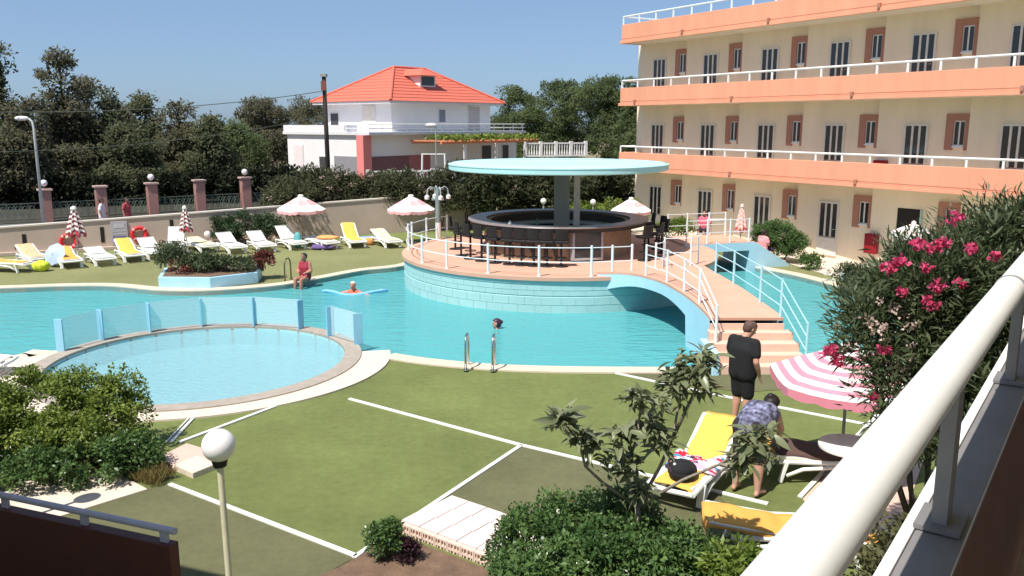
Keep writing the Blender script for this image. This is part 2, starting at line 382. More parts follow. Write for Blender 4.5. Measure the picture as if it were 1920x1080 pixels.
# coping (not where the ring divides the two pools), the ring, the pale apron round the ring's front
m = MB(); strip(m, far_line, offset_line(far_line, -.40), -.5, .03)
struct(m.build('pool_coping', copm, bevel=.012))
m = MB(); strip(m, near_left, offset_line(near_left, -.42), -.5, .03); struct(m.build('pool_coping', copm, bevel=.012))
m = MB(); m.lathe([(KR, -.4), (KR, .045), (KO, .045), (KO, -1.2)], 96, (K.x, K.y, 0)); struct(m.build('paddling_pool_ring', ringm, smooth='auto'))
aps = np.radians(np.linspace(168, 372, 60)); wid = [.42 + .22 * max(0, math.cos(a - R(360))) ** 3 + .35 * max(0, math.cos(a - R(172))) ** 4 for a in aps]
m = MB(); strip(m, [K + (KO + .002) * Vector((math.cos(a), math.sin(a))) for a in aps], [K + (KO + wv) * Vector((math.cos(a), math.sin(a))) for a, wv in zip(aps, wid)], -.1, .022)
struct(m.build('paddling_pool_apron', pavm))
# worn turf carpets
def quad(name, pts, z, mat): return sheet(name, [tuple(p) for p in pts], [], z, mat)
quad('worn_turf', [G(318, 908), G(668, 1043), (-2.6, 8.2), (-6.5, 8.0), (-6.2, 10.6)], -.004, turfd)
quad('worn_turf', [G(978, 835), G(1340, 921), (3.2, 9.2), (-.1, 9.1), G(735, 997)], -.004, turfd)
quad('worn_turf', [G(1160, 702), G(1240, 694), (4.15, 17.0), (6.1, 16.9), (6.2, 15.9), G(1390, 735)], -.004, turfd)
def line(name, a, b, wd=.065):
    m = MB(); m.bar(Vector((a[0], a[1], .004)), Vector((b[0], b[1], .004)), wd, .024); return struct(m.build(name, white))
for a, b in [((655, 748), (978, 835)), ((978, 835), (1340, 921)), ((1340, 921), (1440, 945)), ((978, 835), (735, 997)), ((735, 997), (664, 1046)), ((318, 908), (668, 1043)),
             ((335, 830), (575, 740)), ((1155, 700), (1390, 750)), ((1390, 750), (1620, 795)), ((1645, 778), (1500, 932)), ((1640, 640), (1600, 690))]:
    line('turf_border_line', G(*a), G(*b))
line('turf_border_line', G(374, 772), G(320, 830), .045); line('turf_border_line', G(366, 772), G(312, 829), .02)
# paving at the left bushes and the strip on the right
quad('side_paving', [G(1650, 783), G(1505, 935), (3.9, 9.6), (4.6, 9.5), (7.2, 13.8)], -.002, pavp)
def slab(name, pts, z0, z1, mat, label=None):
    m = MB(); m.prism([(p[0], p[1]) for p in pts], z0, z1); return struct(m.build(name, mat, bevel=.01))
slab('terrace_paving', [G(-220, 1000), G(25, 908), G(110, 890), G(230, 893), G(277, 918), G(60, 985)], -.1, .015, pavm)
slab('paving_slab', [G(303, 860), G(350, 836), G(425, 858), G(372, 886), G(325, 882)], -.1, .05, pavp)
slab('paving_slab', [G(326, 880), G(370, 862), G(404, 879), G(362, 896)], -.1, .075, pavm)
sheet('flower_bed', [tuple(G(-150, 850)), tuple(G(60, 800)), tuple(G(275, 838)), tuple(G(330, 884)), tuple(G(240, 905)), tuple(G(-20, 905))], [], .004, soil)
sheet('flower_bed', [tuple(G(640, 1062)), tuple(G(735, 1000)), tuple(G(900, 1062)), (.3, 9.0), (3.1, 9.0), (3.2, 6.5), (-1.6, 6.5), (-2.3, 8.7)], [], .004, soil)
# tiled step beside the bed, its face of pierced blocks
ts = thing('tiled_step', 'low step of pale pink tiles with a pierced block front beside the bush', 'step', G(850, 1000))
a0, a1, a2, a3 = G(848, 945), G(955, 982), G(905, 1045), G(752, 992)
a2 = a3 + (a1 - a0)
ux, uy = (a1 - a0), (a3 - a0); rz_ = math.atan2(ux.y, ux.x)
m = MB(); m.prism([(p.x, p.y) for p in (a0, a1 + ux * .9, a2 + ux * .9, a3)], -.3, .10); m.build('base', M('step_mortar', (.55, .42, .35), .9), ts, local=False)
tl = MB(); sx, sy = ux.length * 1.9 / 6, uy.length / 3
tl.box((0, 0, 0), (sx - .012, sy - .012, .025)); tme = tl.mesh('tile'); tme.materials.append(M('step_tile', (.74, .60, .56), .6, .06, 3))
for i in range(6):
    for j in range(3):
        p = a0 + ux * 1.9 * (i + .5) / 6 + uy * (j + .5) / 3; t = bpy.data.objects.new('tile', tme); COL.objects.link(t); t.parent = ts
        t.location = Vector((p.x, p.y, .1145 + random.uniform(-.002, .002))) - wl(ts); t.rotation_euler = (0, 0, rz_)
bl = MB()
for x0, x1, z0, z1 in ((-.10, .10, -.09, -.07), (-.10, .10, .07, .09), (-.10, -.08, -.07, .07), (.08, .10, -.07, .07), (-.08, .08, -.012, .012), (-.012, .012, -.07, -.013), (-.012, .012, .013, .07), (-.06, -.045, -.07, -.013), (.045, .06, .013, .07), (.045, .06, -.07, -.013), (-.06, -.045, .013, .07)):
    bl.b2(x0, x1, -.03, .03, z0, z1)
bme = bl.mesh('pierced_block'); bme.materials.append(M('pierced_block', (.72, .54, .44), .85, .07, 5))
fn = Vector((uy.x, uy.y, 0)).normalized()
for i in range(11):
    p = a3 + ux.normalized() * (.11 + .205 * i) + fn * .04; t = bpy.data.objects.new('pierced_block', bme); COL.objects.link(t); t.parent = ts
    t.location = Vector((p.x, p.y, .03)) - wl(ts); t.rotation_euler = (0, 0, rz_)
m = MB(); m.prism([(p.x, p.y) for p in (a3 + fn * .005, a3 + ux * 1.9 + fn * .005, a3 + ux * 1.9 + fn * .0075, a3 + fn * .0075)], -.1, .10); m.build('backing', darkin, ts, local=False)

# street beyond the wall
sheet('street', [(-60, 17), (-19.6, 33.4), (-10.2, 38.2), (-2, 42.2), (-3, 49), (-16, 48.6), (-30, 40), (-70, 18)], [], .02, asphalt)
sheet('verge', [(-70, 18.1), (-30, 40.1), (-16, 48.7), (-3, 49.1), (-3, 58), (-40, 58), (-90, 40)], [], .03, M('verge_litter', (.045, .042, .028), .95, .3, 2))
# sea far beyond the trees
seam = M('sea_water', (.16, .20, .24), .6, .1, .02)
sheet('sea', [(-4000, 400), (4000, 400), (4000, 5990), (-4000, 5990)], [], .05, seam)

# ================================================================== PERIMETER WALL, FENCE, STREET LAMP, POLE
W0, W1, W2 = Vector((-30.2, 27.4)), Vector((-10.0, 37.45)), Vector((-1.0, 42.0))
wd = (W1 - W0).normalized(); wn = Vector((wd.y, -wd.x)); wrz = math.atan2(wd.y, wd.x)
pw = thing('perimeter_wall', 'long beige garden wall with slots behind the sun loungers', 'wall', (W1.x, W1.y, 0))
def wallz(p): return .64 + .0345 * (p - W0).length
m = MB(); n0, n1 = W0, W2 + Vector((1.5, .9))
for a, b in ((W0, W1), (W1, W2)):
    t = (b - a).normalized(); nn = Vector((-t.y, t.x)) * .22; za, zb = wallz(a), wallz(b)
    m.add([(a.x, a.y, -.3), (b.x, b.y, -.3), (b.x + nn.x, b.y + nn.y, -.3), (a.x + nn.x, a.y + nn.y, -.3), (a.x, a.y, za), (b.x, b.y, zb), (b.x + nn.x, b.y + nn.y, zb), (a.x + nn.x, a.y + nn.y, za)],
          [(3, 2, 1, 0), (4, 5, 6, 7), (0, 1, 5, 4), (1, 2, 6, 5), (2, 3, 7, 6), (3, 0, 4, 7)])
m.build('wall_body', wallm, pw, local=False)
m = MB()
for a, b in ((W0, W1), (W1, W2)):
    t = (b - a).normalized(); nn = Vector((-t.y, t.x)) * .11
    m.bar((a.x + nn.x, a.y + nn.y, wallz(a) + .03), (b.x + nn.x, b.y + nn.y, wallz(b) + .03), .30, .06)
m.build('wall_cap', capm, pw, local=False)
m = MB(); t = wd; nn = Vector((wd.y, -wd.x)) * .12
m.bar((W0.x + nn.x, W0.y + nn.y, .06), (W1.x + nn.x, W1.y + nn.y, .06), .24, .12); m.build('wall_ledge', wallm, pw, local=False)
def wall_at(px, py):   # point of the wall's near face under a pixel
    d = ray(px, py); n3 = wn; t = (n3.dot(W0)) / (n3.x * d.x + n3.y * d.y); return Vector((d.x * t, d.y * t, CZ + d.z * t))
for px, py in ((46, 454), (192, 440), (322, 426)):
    p = wall_at(px, py); m = MB(); m.box((p.x + wn.x * .004, p.y + wn.y * .004, p.z), (.14, .02, .62), wrz); m.build('wall_slot', darkin, pw, local=False)
# notice board and lifebuoys on the wall
p = wall_at(224, 437); sg = thing('notice_board', 'pale notice board with blue stripes fixed to the garden wall', 'sign', (p.x + wn.x * .035, p.y + wn.y * .035, p.z), wrz)
m = MB(); m.box((0, 0, 0), (.62, .04, .96)); m.build('board', M('board_grey', (.46, .42, .46), .6), sg, bevel=.01)
for i, (z, h, mt) in enumerate(((.30, .16, 'w'), (.08, .03, 'w'), (-.02, .03, 'w'), (-.14, .07, 'b'), (-.24, .06, 'b'), (-.34, .03, 'w'))):
    m = MB(); m.box((0, -.0235, z), (.5 if h < .1 else .4, .006, h)); m.build('printed_band', M('print_blue', (.16, .17, .32), .6) if mt == 'b' else M('print_pale', (.56, .54, .56), .6), sg)
for px, py, lb in ((129, 452, 'red lifebuoy on the wall beside the checked closed parasol'), (261, 439, 'red lifebuoy on the wall right of the notice board')):
    p = wall_at(px, py); t = thing('lifebuoy', lb, 'lifebuoy', (p.x + wn.x * .09, p.y + wn.y * .09, p.z), wrz, 'lifebuoys on the garden wall')
    prof = []; m = MB()
    for k in range(13):
        a = 2 * math.pi * k / 12; prof.append((.265 + .075 * math.cos(a), .06 * math.sin(a)))
    m.lathe(prof, 28); m.v = [(x, z, y) for x, y, z in m.v]; m.build('ring', redb, t, smooth=True)
    for k in range(4):
        a = math.pi / 4 + k * math.pi / 2; m = MB(); m.tube([(.265 * math.cos(a + q), .0, .265 * math.sin(a + q)) for q in (-.12, -.06, 0, .06, .12)], .079, 10); m.build('band', M('ring_band', (.75, .35, .34), .6), t, smooth=True)
# fence pillars
FP = [D(88, 400, 44.0), D(192, 400, 45.5), D(288, 400, 47.0), D(377, 400, 48.5), D(463, 400, 50.0)]
FP = [Vector((p.x, p.y, 0)) for p in FP]; step = FP[1] - FP[0]; ALLP = [FP[0] - step * 1.05] + FP + [FP[-1] + (FP[-1] - FP[-2])]
frz = math.atan2(step.y, step.x); ords = ['leftmost', 'second', 'middle', 'fourth', 'fifth']
for i, p in enumerate(FP):
    h = 1.62 + .06 * i
    t = thing('fence_pillar', f'{ords[i]} reddish brick pillar of the street fence' + (' with a white globe lamp' if i % 2 == 0 else ' without a lamp'), 'pillar', p, frz, 'brick pillars of the street fence')
    m = MB(); m.box((0, 0, h / 2), (.52, .52, h)); m.build('shaft', brickm, t, bevel=.02)
    m = MB(); m.box((0, 0, h + .05), (.68, .68, .10)); m.build('cap', M('pillar_cap', (.46, .31, .27), .8), t, bevel=.02)
    if i % 2 == 0:
        m = MB(); m.tube([(0, 0, h + .1), (0, 0, h + .24)], .05); m.build('lamp_stem', iron, t)
        m = MB(); m.ell((0, 0, h + .39), .17, 16); m.build('lamp_globe', globe, t, smooth=True)
spans = ['between the street lamp and the left edge', 'between the leftmost and second pillars', 'between the second and middle pillars', 'between the middle and fourth pillars', 'between the fourth and fifth pillars', 'right of the fifth pillar beside the hedge']
for i in range(len(ALLP) - 1):
    a, b = ALLP[i], ALLP[i + 1]; L_ = (b - a).length; t = thing('fence_panel', 'dark openwork iron fence panel ' + spans[i], 'fence', a, math.atan2(b.y - a.y, b.x - a.x), 'iron fence panels along the street')
    m = MB()
    for z in (.16, .98): m.b2(.27, L_ - .27, -.02, .02, z, z + .05)
    m.build('rail', iron, t)
    m = MB(); k = 0; x = .34
    while x < L_ - .5:
        m.bar((x, 0, .2), (x, 0, 1.0), .018, .018)
        m.tube([(x + .16 + .13 * math.cos(q), 0, .60 + .30 * math.sin(q)) for q in np.linspace(0, 2 * math.pi, 9)], .012, 4, cap=False)
        m.bar((x, 0, .24), (x + .32, 0, .96), .014, .014); m.bar((x, 0, .96), (x + .32, 0, .24), .014, .014); x += .32
    m.build('scrollwork', M('fence_paint', (.16, .20, .16), .6), t)
# street lamp
p = D(80, 400, 43.0); t = thing('street_lamp', 'tall white street lamp at the left beside the brick pillar', 'street lamp', (p.x, p.y, 0))
zt = D(75, 228, 43).z; m = MB(); m.tube([(0, 0, 0), (0, 0, zt - .3), (-.05, 0, zt), (-.18, 0, zt + .12), (-.32, 0, zt + .16)], [.085, .06, .055, .05, .045], 8); m.build('post', M('lamp_post_grey', (.52, .53, .52), .5), t, smooth=True)
m = MB(); m.ell((-.55, 0, zt + .16), (.36, .16, .12), 14); m.build('lamp_head', globe, t, smooth=True)
# utility pole with wires
p = D(616, 330, 52.0); t = thing('utility_pole', 'dark wooden utility pole in front of the white house', 'utility pole', (p.x, p.y, 0))
zt = D(613, 143, 52).z; m = MB(); m.tube([(0, 0, -.2), (-.04, 0, zt)], [.15, .12], 10); m.build('post', wood, t, smooth=True)
m = MB(); m.box((-.04, -.17, zt - .55), (.30, .10, .55)); m.build('bracket', woodr, t)
m = MB(); m.box((-.04, 0, zt + .05), (.36, .36, .16)); m.build('cap', M('pole_cap', (.30, .31, .27), .8), t)
def wire(label, a, b, sag, r=.022):
    m = MB(); pts = []
    for i in range(25):
        q = i / 24; v = a.lerp(b, q); v.z -= sag * 4 * q * (1 - q); pts.append(v)
    m.tube(pts, r, 5); o = m.build('overhead_wire', iron, loc=tuple(a)); tag(o, label, 'wire'); return o
pt = D(611, 170, 51.9)
wire('upper overhead wire running from the dark pole leftwards above the trees', pt, D(-200, 205, 40), .55)
wire('lower overhead wire crossing in front of the dark trees', D(616, 215, 51.9), D(-300, 284, 36), .75, .016)

# ================================================================== ISLAND BAR
IC = Vector((1.55, 28.1)); IR = 5.12; DZ = .87
isl = thing('bar_island', 'round aqua painted island with peach deck standing in the pool', 'island', (IC.x, IC.y, 0))
m = MB(); m.lathe([(IR - .02, -1.4), (IR - .02, .30), (IR - .035, .31), (IR - .035, .335), (IR - .02, .345), (IR - .02, .66), (IR, .67), (IR, DZ - .02)], 120); m.build('island_wall', aqua, isl, smooth='auto')
m = MB(); jr = IR - .016
for z0, z1, ph in ((-.14, .09, 0), (.09, .30, .5), (.35, .50, 0), (.50, .66, .5)):
    for k in range(34):
        a = math.pi + (k + ph + random.uniform(-.12, .12)) * math.pi / 34; m.bar((jr * math.cos(a), jr * math.sin(a), z0), (jr * math.cos(a), jr * math.sin(a), z1), .007, .007)
for z in (.09, .50): m.tube([(jr * math.cos(a), jr * math.sin(a), z) for a in np.linspace(math.pi, 2 * math.pi, 80)], .004, 4)
o = m.build('tile_joints', M('joint_aqua', (.352, .570, .571), .8), isl); o['kind'] = 'stuff'
m = MB(); m.lathe([(IR - .03, DZ - .10), (IR + .05, DZ - .10), (IR + .05, DZ), (.01, DZ)], 120); m.build('deck', deckm, isl)
def iang(px, r=IR, z=DZ, near=True):
    """angle on a circle about the island's centre whose point shows at column px"""
    best = None
    for a in np.radians(np.arange(-178 if near else 2, -2 if near else 178, .25)):
        x, y = IC.x + r * math.cos(a), IC.y + r * math.sin(a); zc = y * _c - (z - CZ) * _s; q = abs(960 + FPX * x / zc - px)
        if best is None or q < best[0]: best = (q, a)
    return best[1]
def ipt(a, r, z): return Vector((IC.x + r * math.cos(a), IC.y + r * math.sin(a), z))
rl = thing('island_railing', 'white post and wire railing round the rim of the bar island', 'railing', (IC.x, IC.y, DZ))
RR = IR - .10
pa = [iang(px, RR) for px in (792, 838, 915, 1010, 1109)]
left = [iang(px, RR, near=False) for px in (838, 800, 773)] + [math.pi * .985]
PA = left + pa + [iang(1147, RR), iang(1184, RR)]
pm = MB(); pm.tube([(0, 0, 0), (0, 0, .86)], .035, 8); pm.tube([(0, 0, 0), (0, 0, .03)], .06, 8); pme = pm.mesh('post'); pme.materials.append(cable)
for a in PA:
    t = bpy.data.objects.new('post', pme); COL.objects.link(t); t.parent = rl; t.location = (RR * math.cos(a), RR * math.sin(a), 0)
for z in (.40, .80):
    m = MB(); pts = []
    for a, b in zip(PA, PA[1:]):
        if b < a - math.pi: b += 2 * math.pi
        if a > math.pi * .5 and b < 0: b += 2 * math.pi
        for k in range(5): q = a + (b - a) * k / 5; pts.append((RR * math.cos(q), RR * math.sin(q), z))
    pts.append((RR * math.cos(PA[-1]), RR * math.sin(PA[-1]), z)); m.tube(pts, .014, 6); m.build('wire', cable, rl)
# bar: round counter, stone body with arched niches, inner worktop, columns, roof
BC = Vector((1.52, 28.2)); br = thing('pool_bar', 'round stone pool bar with dark counter under the disc roof', 'bar', (BC.x, BC.y, DZ))
CR = 2.96
m = MB(); m.lathe([(2.42, 0), (2.42, 1.02), (2.22, 1.02), (2.22, 0)], 96); m.build('bar_body', stone, br, smooth='auto')
m = MB(); m.lathe([(2.38, 1.04), (CR, 1.04), (CR + .015, 1.065), (CR, 1.09), (2.38, 1.09), (2.38, 1.04)], 96); m.build('counter_top', counter, br, smooth='auto')
m = MB(); m.lathe([(CR - .06, .92), (CR - .06, 1.035), (CR - .12, 1.035), (CR - .12, .92), (CR - .06, .92)], 96); m.build('counter_apron', M('counter_apron', (.05, .04, .035), .6), br, smooth='auto')
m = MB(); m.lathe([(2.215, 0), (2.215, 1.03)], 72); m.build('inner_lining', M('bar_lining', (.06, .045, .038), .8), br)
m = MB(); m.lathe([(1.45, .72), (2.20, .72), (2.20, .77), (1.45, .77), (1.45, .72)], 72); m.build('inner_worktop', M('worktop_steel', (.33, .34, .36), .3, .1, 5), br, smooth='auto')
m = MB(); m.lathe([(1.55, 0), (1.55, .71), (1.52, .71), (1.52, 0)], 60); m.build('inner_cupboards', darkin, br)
for k, a in enumerate(np.radians([-168, -150, -132, -115, -98])):
    q = MB(); prof = [(-.22, 0), (.22, 0), (.22, .42)] + [(.22 * math.cos(x), .42 + .22 * math.sin(x)) for x in np.linspace(0, math.pi, 9)[1:-1]] + [(-.22, .42)]
    n_ = len(prof); vs = []; ca, sa = math.cos(a), math.sin(a)
    for rr in (2.34, 2.46 if False else 2.426):
        for x, z in prof:
            aa = a + x / 2.42; vs.append((rr * math.cos(aa), rr * math.sin(aa), z + .02))
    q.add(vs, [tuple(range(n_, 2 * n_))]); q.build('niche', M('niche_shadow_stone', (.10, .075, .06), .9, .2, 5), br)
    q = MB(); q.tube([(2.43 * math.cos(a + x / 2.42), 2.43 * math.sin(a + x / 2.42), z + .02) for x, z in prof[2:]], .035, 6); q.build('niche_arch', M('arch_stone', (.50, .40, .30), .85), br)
a = iang(1103, 2.6)
m = MB(); ca, sa = math.cos(a), math.sin(a); rz = a + math.pi / 2
for x0, x1, z0, z1 in ((-.50, -.43, .05, .98), (.43, .50, .05, .98), (-.43, .43, .91, .98), (-.43, .43, .05, .12)):
    xm = (x0 + x1) / 2; m.box((2.55 * ca - xm * sa, 2.55 * sa + xm * ca, (z0 + z1) / 2), (x1 - x0, .22, z1 - z0), rz)
m.build('cooler_frame', M('cooler_grey', (.40, .40, .42), .5), br)
m = MB(); m.box((2.55 * ca, 2.55 * sa, .515), (.86, .16, .79), rz); m.build('cooler_glass', M('cooler_glass', (.03, .045, .06), .08, .3, 3, spec=.6), br)
a = iang(1055, .3); m = MB(); m.box((.13, .1, 1.4), (.50, .34, 2.9)); m.build('column', grey, br)
m = MB(); m.box((.52, -1.30, 1.44), (.19, .19, 2.82)); m.build('post', M('bar_post', (.52, .44, .38), .8), br)
RZ = 3.53 - DZ
m = MB(); rc = (-.01, .05); RRf = 3.58
m.lathe([(.01, RZ + .27), (2.6, RZ + .255), (RRf - .12, RZ + .235), (RRf, RZ + .19), (RRf, RZ + .03), (RRf - .08, RZ), (.01, RZ)], 120, (rc[0], rc[1], 0)); m.build('disc_roof', aquar, br, smooth='auto')
m = MB(); m.lathe([(RRf + .004, RZ + .17), (RRf + .014, RZ + .17), (RRf + .014, RZ + .20), (RRf - .05, RZ + .23)], 120, (rc[0], rc[1], 0)); m.build('roof_edge', aquar, br, smooth='auto')
# things on the counter
def bottle(loc, h, r, mt, lb, nm='bottle', g=None):
    m = MB(); m.lathe([(.001, 0), (r, 0), (r, h * .6), (r * .4, h * .78), (r * .35, h), (.001, h)], 12); o = m.build(nm, mt, loc=None, smooth='auto'); o.location = loc; tag(o, lb, nm, g); return o
ctop = DZ + 1.105
def cpt(px, r=2.6): a = iang(px, r, ctop); return Vector((BC.x + r * math.cos(a), BC.y + r * math.sin(a), ctop))
bottle(cpt(958), .10, .05, white, 'small white cup on the near counter of the bar', 'cup'); bottle(cpt(1010), .22, .04, M('green_glass', (.03, .10, .06), .2), 'dark bottle standing on the bar counter')
m = MB(); m.b2(-.26, .26, -.2, .2, 0, .03); m.b2(-.22, .22, -.17, .17, .03, .16); o = m.build('beer_tray', M('tray_steel', (.55, .58, .64), .3), bevel=.01); o.location = Vector((BC.x - .15, BC.y - 1.75, DZ + .775)); tag(o, 'shiny steel tray box on the inner worktop of the bar', 'tray')
m = MB(); m.box((0, 0, .06), (.9, .3, .12)); o = m.build('drip_mat', M('navy_mat', (.02, .03, .10), .6), bevel=.02); o.location = Vector((BC.x + 1.15, BC.y - 1.33, DZ + .775)); o.rotation_euler = (0, 0, .7); tag(o, 'navy blue mat lying on the inner worktop of the bar', 'mat')
# bar stools
st = thing('bar_stool', '', 'bar stool', group='black stools round the pool bar')
m = MB(); m.lathe([(.001, .03), (.20, .03), (.21, .015), (.21, 0), (.001, 0)], 16); m.build('foot', blackm, st, smooth='auto')
m = MB(); m.tube([(0, 0, .03), (0, 0, .70)], .035, 8); m.build('column', blackm, st)
m = MB(); m.tube([(.17 * math.cos(q), .17 * math.sin(q), .26) for q in np.linspace(0, 2 * math.pi, 13)], .014, 6); m.bar((-.17, 0, .26), (.17, 0, .26), .02, .02); m.build('foot_ring', blackm, st)
m = MB(); m.box((0, 0, .74), (.42, .40, .09)); m.build('seat', blackm, st, bevel=.03)
m = MB(); vs = []
for z, t_ in ((.80, .0), (1.10, .04)):
    for q in np.linspace(-.6, .6, 7): vs.append((.34 * math.sin(q), -.34 * math.cos(q) + .14 - t_, z))
m.add(vs, [(i, i + 1, 8 + i, 7 + i) for i in range(6)]); o = m.build('backrest', blackm, st); sm = o.modifiers.new('thick', 'SOLIDIFY'); sm.thickness = .045
for x in (-.19, .19):
    m = MB(); m.bar((x, -.14, .76), (x, -.16, .86), .03, .03); m.build('back_support', blackm, st)
us = []; SR = 3.42
pxs = [866, 884, 905, 930, 957, 980, 1003, 1028, 1054]
slist = [(854, 'f')] + [(x, 'n') for x in pxs]
nth = ['at the far left end of the bar', 'second from the left end of the bar', 'third from the left end of the bar', 'fourth from the left end of the bar', 'fifth from the left end of the bar', 'sixth from the left end of the bar', 'fourth left of the glass cooler', 'third left of the glass cooler', 'second left of the glass cooler', 'just left of the glass cooler']
lbs = ['black bar stool ' + q for q in nth]
for (px, nf), lb in zip(slist, lbs):
    a = iang(px, SR, DZ, nf == 'n'); place(st, us, (BC.x + SR * math.cos(a), BC.y + SR * math.sin(a), DZ), a + math.pi / 2, lb)
for dg, lb in ((-42, 'black bar stool just right of the glass cooler'), (-28, 'nearest of the black stools on the right side of the bar'), (-12, 'second black stool on the right side of the bar'), (4, 'third black stool on the right side of the bar'), (20, 'farthest black stool on the right side of the bar')):
    a = R(dg); place(st, us, (BC.x + SR * math.cos(a), BC.y + SR * math.sin(a), DZ), a + math.pi / 2 + random.uniform(-.3, .3), lb)
# four-armed lamp on the island's far left rim, small lantern by the bar
p = D(822, 440, 30.8); t = thing('cluster_lamp', 'grey lamp post with four curled arms beside the island railing', 'lamp post', (p.x, p.y, DZ)); zt = D(822, 352, 30.8).z - DZ
m = MB(); m.tube([(0, 0, 0), (0, 0, .62)], .10, 10); m.build('base', white, t, smooth='auto')
m = MB(); m.tube([(0, 0, .6), (0, 0, zt - .35), (0, 0, zt)], [.10, .09, .06], 10); m.tube([(-.22, 0, zt - .42), (.22, 0, zt - .42)], .05, 8); m.build('post', M('lamp_grey_green', (.20, .25, .25), .6), t, smooth='auto')
for k in range(4):
    q = k * math.pi / 2 + .35; dx, dy = math.cos(q), math.sin(q)
    m = MB(); m.tube([(dx * r_, dy * r_, zt - .38 + h_) for r_, h_ in ((.03, .1), (.12, .36), (.26, .42), (.37, .33), (.40, .12))], .022, 6); m.build('arm', M('lamp_arm', (.38, .44, .44), .5), t)
    m = MB(); m.lathe([(.02, .06), (.09, 0), (.085, -.10), (.001, -.12)], 10, (dx * .40, dy * .40, zt - .30)); m.build('lamp_shade', globe, t, smooth='auto')

# ================================================================== BRIDGES
def profz(q): return DZ + .04 + .16 * math.sin(math.pi * min(1, q * .95)) - .08 * q
bL = smooth_loop([(2.35, 23.25), (3.15, 22.75), (3.72, 21.5), (4.0, 20.1), (4.17, 18.9), (4.25, 17.86)], 5)
bR = smooth_loop([(5.55, 24.4), (5.50, 23.0), (5.52, 21.7), (5.60, 20.3), (5.70, 19.0), (5.83, 17.86)], 5)
nb = len(bL); bg_ = thing('footbridge', 'sky blue arched footbridge with peach deck and steps down to the lawn', 'bridge', (4.9, 20.5, 0))
m = MB()
for i in range(nb): q = i / (nb - 1); m.v += [(bL[i].x, bL[i].y, profz(q)), (bR[i].x, bR[i].y, profz(q))]; 
for i in range(nb - 1): m.f.append((2 * i, 2 * i + 1, 2 * i + 3, 2 * i + 2)); m.mi.append(0)
o = m.build('deck', deckm, bg_, local=False); s_ = o.modifiers.new('t', 'SOLIDIFY'); s_.thickness = .06; s_.offset = -1
def fascia(name, ln, side):
    m = MB(); n = len(ln); th = .12
    outer = offset_line(ln, .004 * side)
    inn = offset_line(ln, -th * side)
    top, bot = [], []
    for i in range(n):
        q = i / (n - 1); zt = profz(q) - .005
        ar = (q - 0.0) / .74
        zb = zt - .27 - .26 * max(0, 1 - ar * 2.2) ** 2 - .22 * max(0, ar - .55) ** 2 / .2 if ar < 1 else -1.3
        if q > .70: zb = -1.3
        top.append(zt); bot.append(zb)
    b = len(m.v)
    for l, zz in ((outer, bot), (outer, top), (inn, top), (inn, bot)): m.v += [(p.x, p.y, z) for p, z in zip(l, zz)]
    for i in range(n - 1):
        for a in range(4):
            c = (a + 1) % 4; m.f.append((b + a * n + i, b + a * n + i + 1, b + c * n + i + 1, b + c * n + i)); m.mi.append(0)
    return m.build(name, aquab, bg_, local=False)
fascia('arch_fascia', bL, 1); fascia('arch_fascia', bR, -1)
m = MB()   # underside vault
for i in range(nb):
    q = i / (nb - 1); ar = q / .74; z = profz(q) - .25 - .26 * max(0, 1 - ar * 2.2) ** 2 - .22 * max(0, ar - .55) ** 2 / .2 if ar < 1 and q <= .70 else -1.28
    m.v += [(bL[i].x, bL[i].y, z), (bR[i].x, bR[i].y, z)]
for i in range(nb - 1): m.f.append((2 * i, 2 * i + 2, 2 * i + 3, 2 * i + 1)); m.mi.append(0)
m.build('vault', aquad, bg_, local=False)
# steps
zs = [.82, .655, .49, .325, .16]; ys = [17.86, 17.56, 17.26, 16.98, 16.70, 16.40]
for i, z in enumerate(zs):
    xl, xr = 4.22 - .02 * i, 5.84 + (.0, .12, .17, .17, .17)[i]
    if i == 0: continue
    m = MB(); m.b2(xl, xr, ys[i], ys[i - 1] + .02 * 0, -.35, z); m.build('step', stepm, bg_, local=False, bevel=.012)
m = MB(); m.b2(4.24, 5.83, 17.79, 17.858, -.4, .79); m.build('landing_riser', stepm, bg_, local=False)
m = MB(); m.b2(4.04, 4.195, 16.62, 17.855, -1.0, .46); m.build('stair_cheek', aquab, bg_, local=False, bevel=.02)
# railings of the footbridge
def railing(name, label, bases, hts, wires, mt, rp=.03, rw=.013):
    t = thing(name, label, 'railing', bases[0])
    for b, h in zip(bases, hts):
        m = MB(); m.tube([b, (b[0], b[1], b[2] + h)], rp, 8); m.build('post', mt, t, local=False)
    for wz in wires:
        m = MB(); m.tube([(b[0], b[1], b[2] + h * wz) for b, h in zip(bases, hts)], rw, 6); m.build('wire', mt, t, local=False)
    return t
def onb(ln, q, inset):
    i = q * (nb - 1); k = min(int(i), nb - 2); p = ln[k].lerp(ln[k + 1], i - k); c = bL[k].lerp(bR[k], .5); d = (c - p).normalized() * inset; return Vector((p.x + d.x, p.y + d.y, profz(q)))
railing('bridge_railing', 'light blue wire railing on the right side of the footbridge and steps', [onb(bR, .28, .06), onb(bR, .52, .06), onb(bR, .80, .06), onb(bR, .995, .06), Vector((5.97, 16.75, .16))], [.9, .9, .9, .9, .9], (.34, .66, .97), railblue)
railing('bridge_railing', 'pale wire railing on the left side of the footbridge', [onb(bL, .30, .07), onb(bL, .46, .07), onb(bL, .63, .07), onb(bL, .80, .07), Vector((4.28, 17.4, .49))], [.88, .88, .86, .86, .8], (.36, .7, .98), cable)
railing('bridge_railing', 'white railing at the corner where footbridge and bar island meet', [Vector((4.05, 23.75, DZ)), Vector((4.35, 24.15, DZ)), Vector((4.5, 24.9, DZ)), Vector((5.3, 25.0, DZ)), Vector((5.6, 25.4, DZ))], [.86] * 5, (.45, .95), cable)
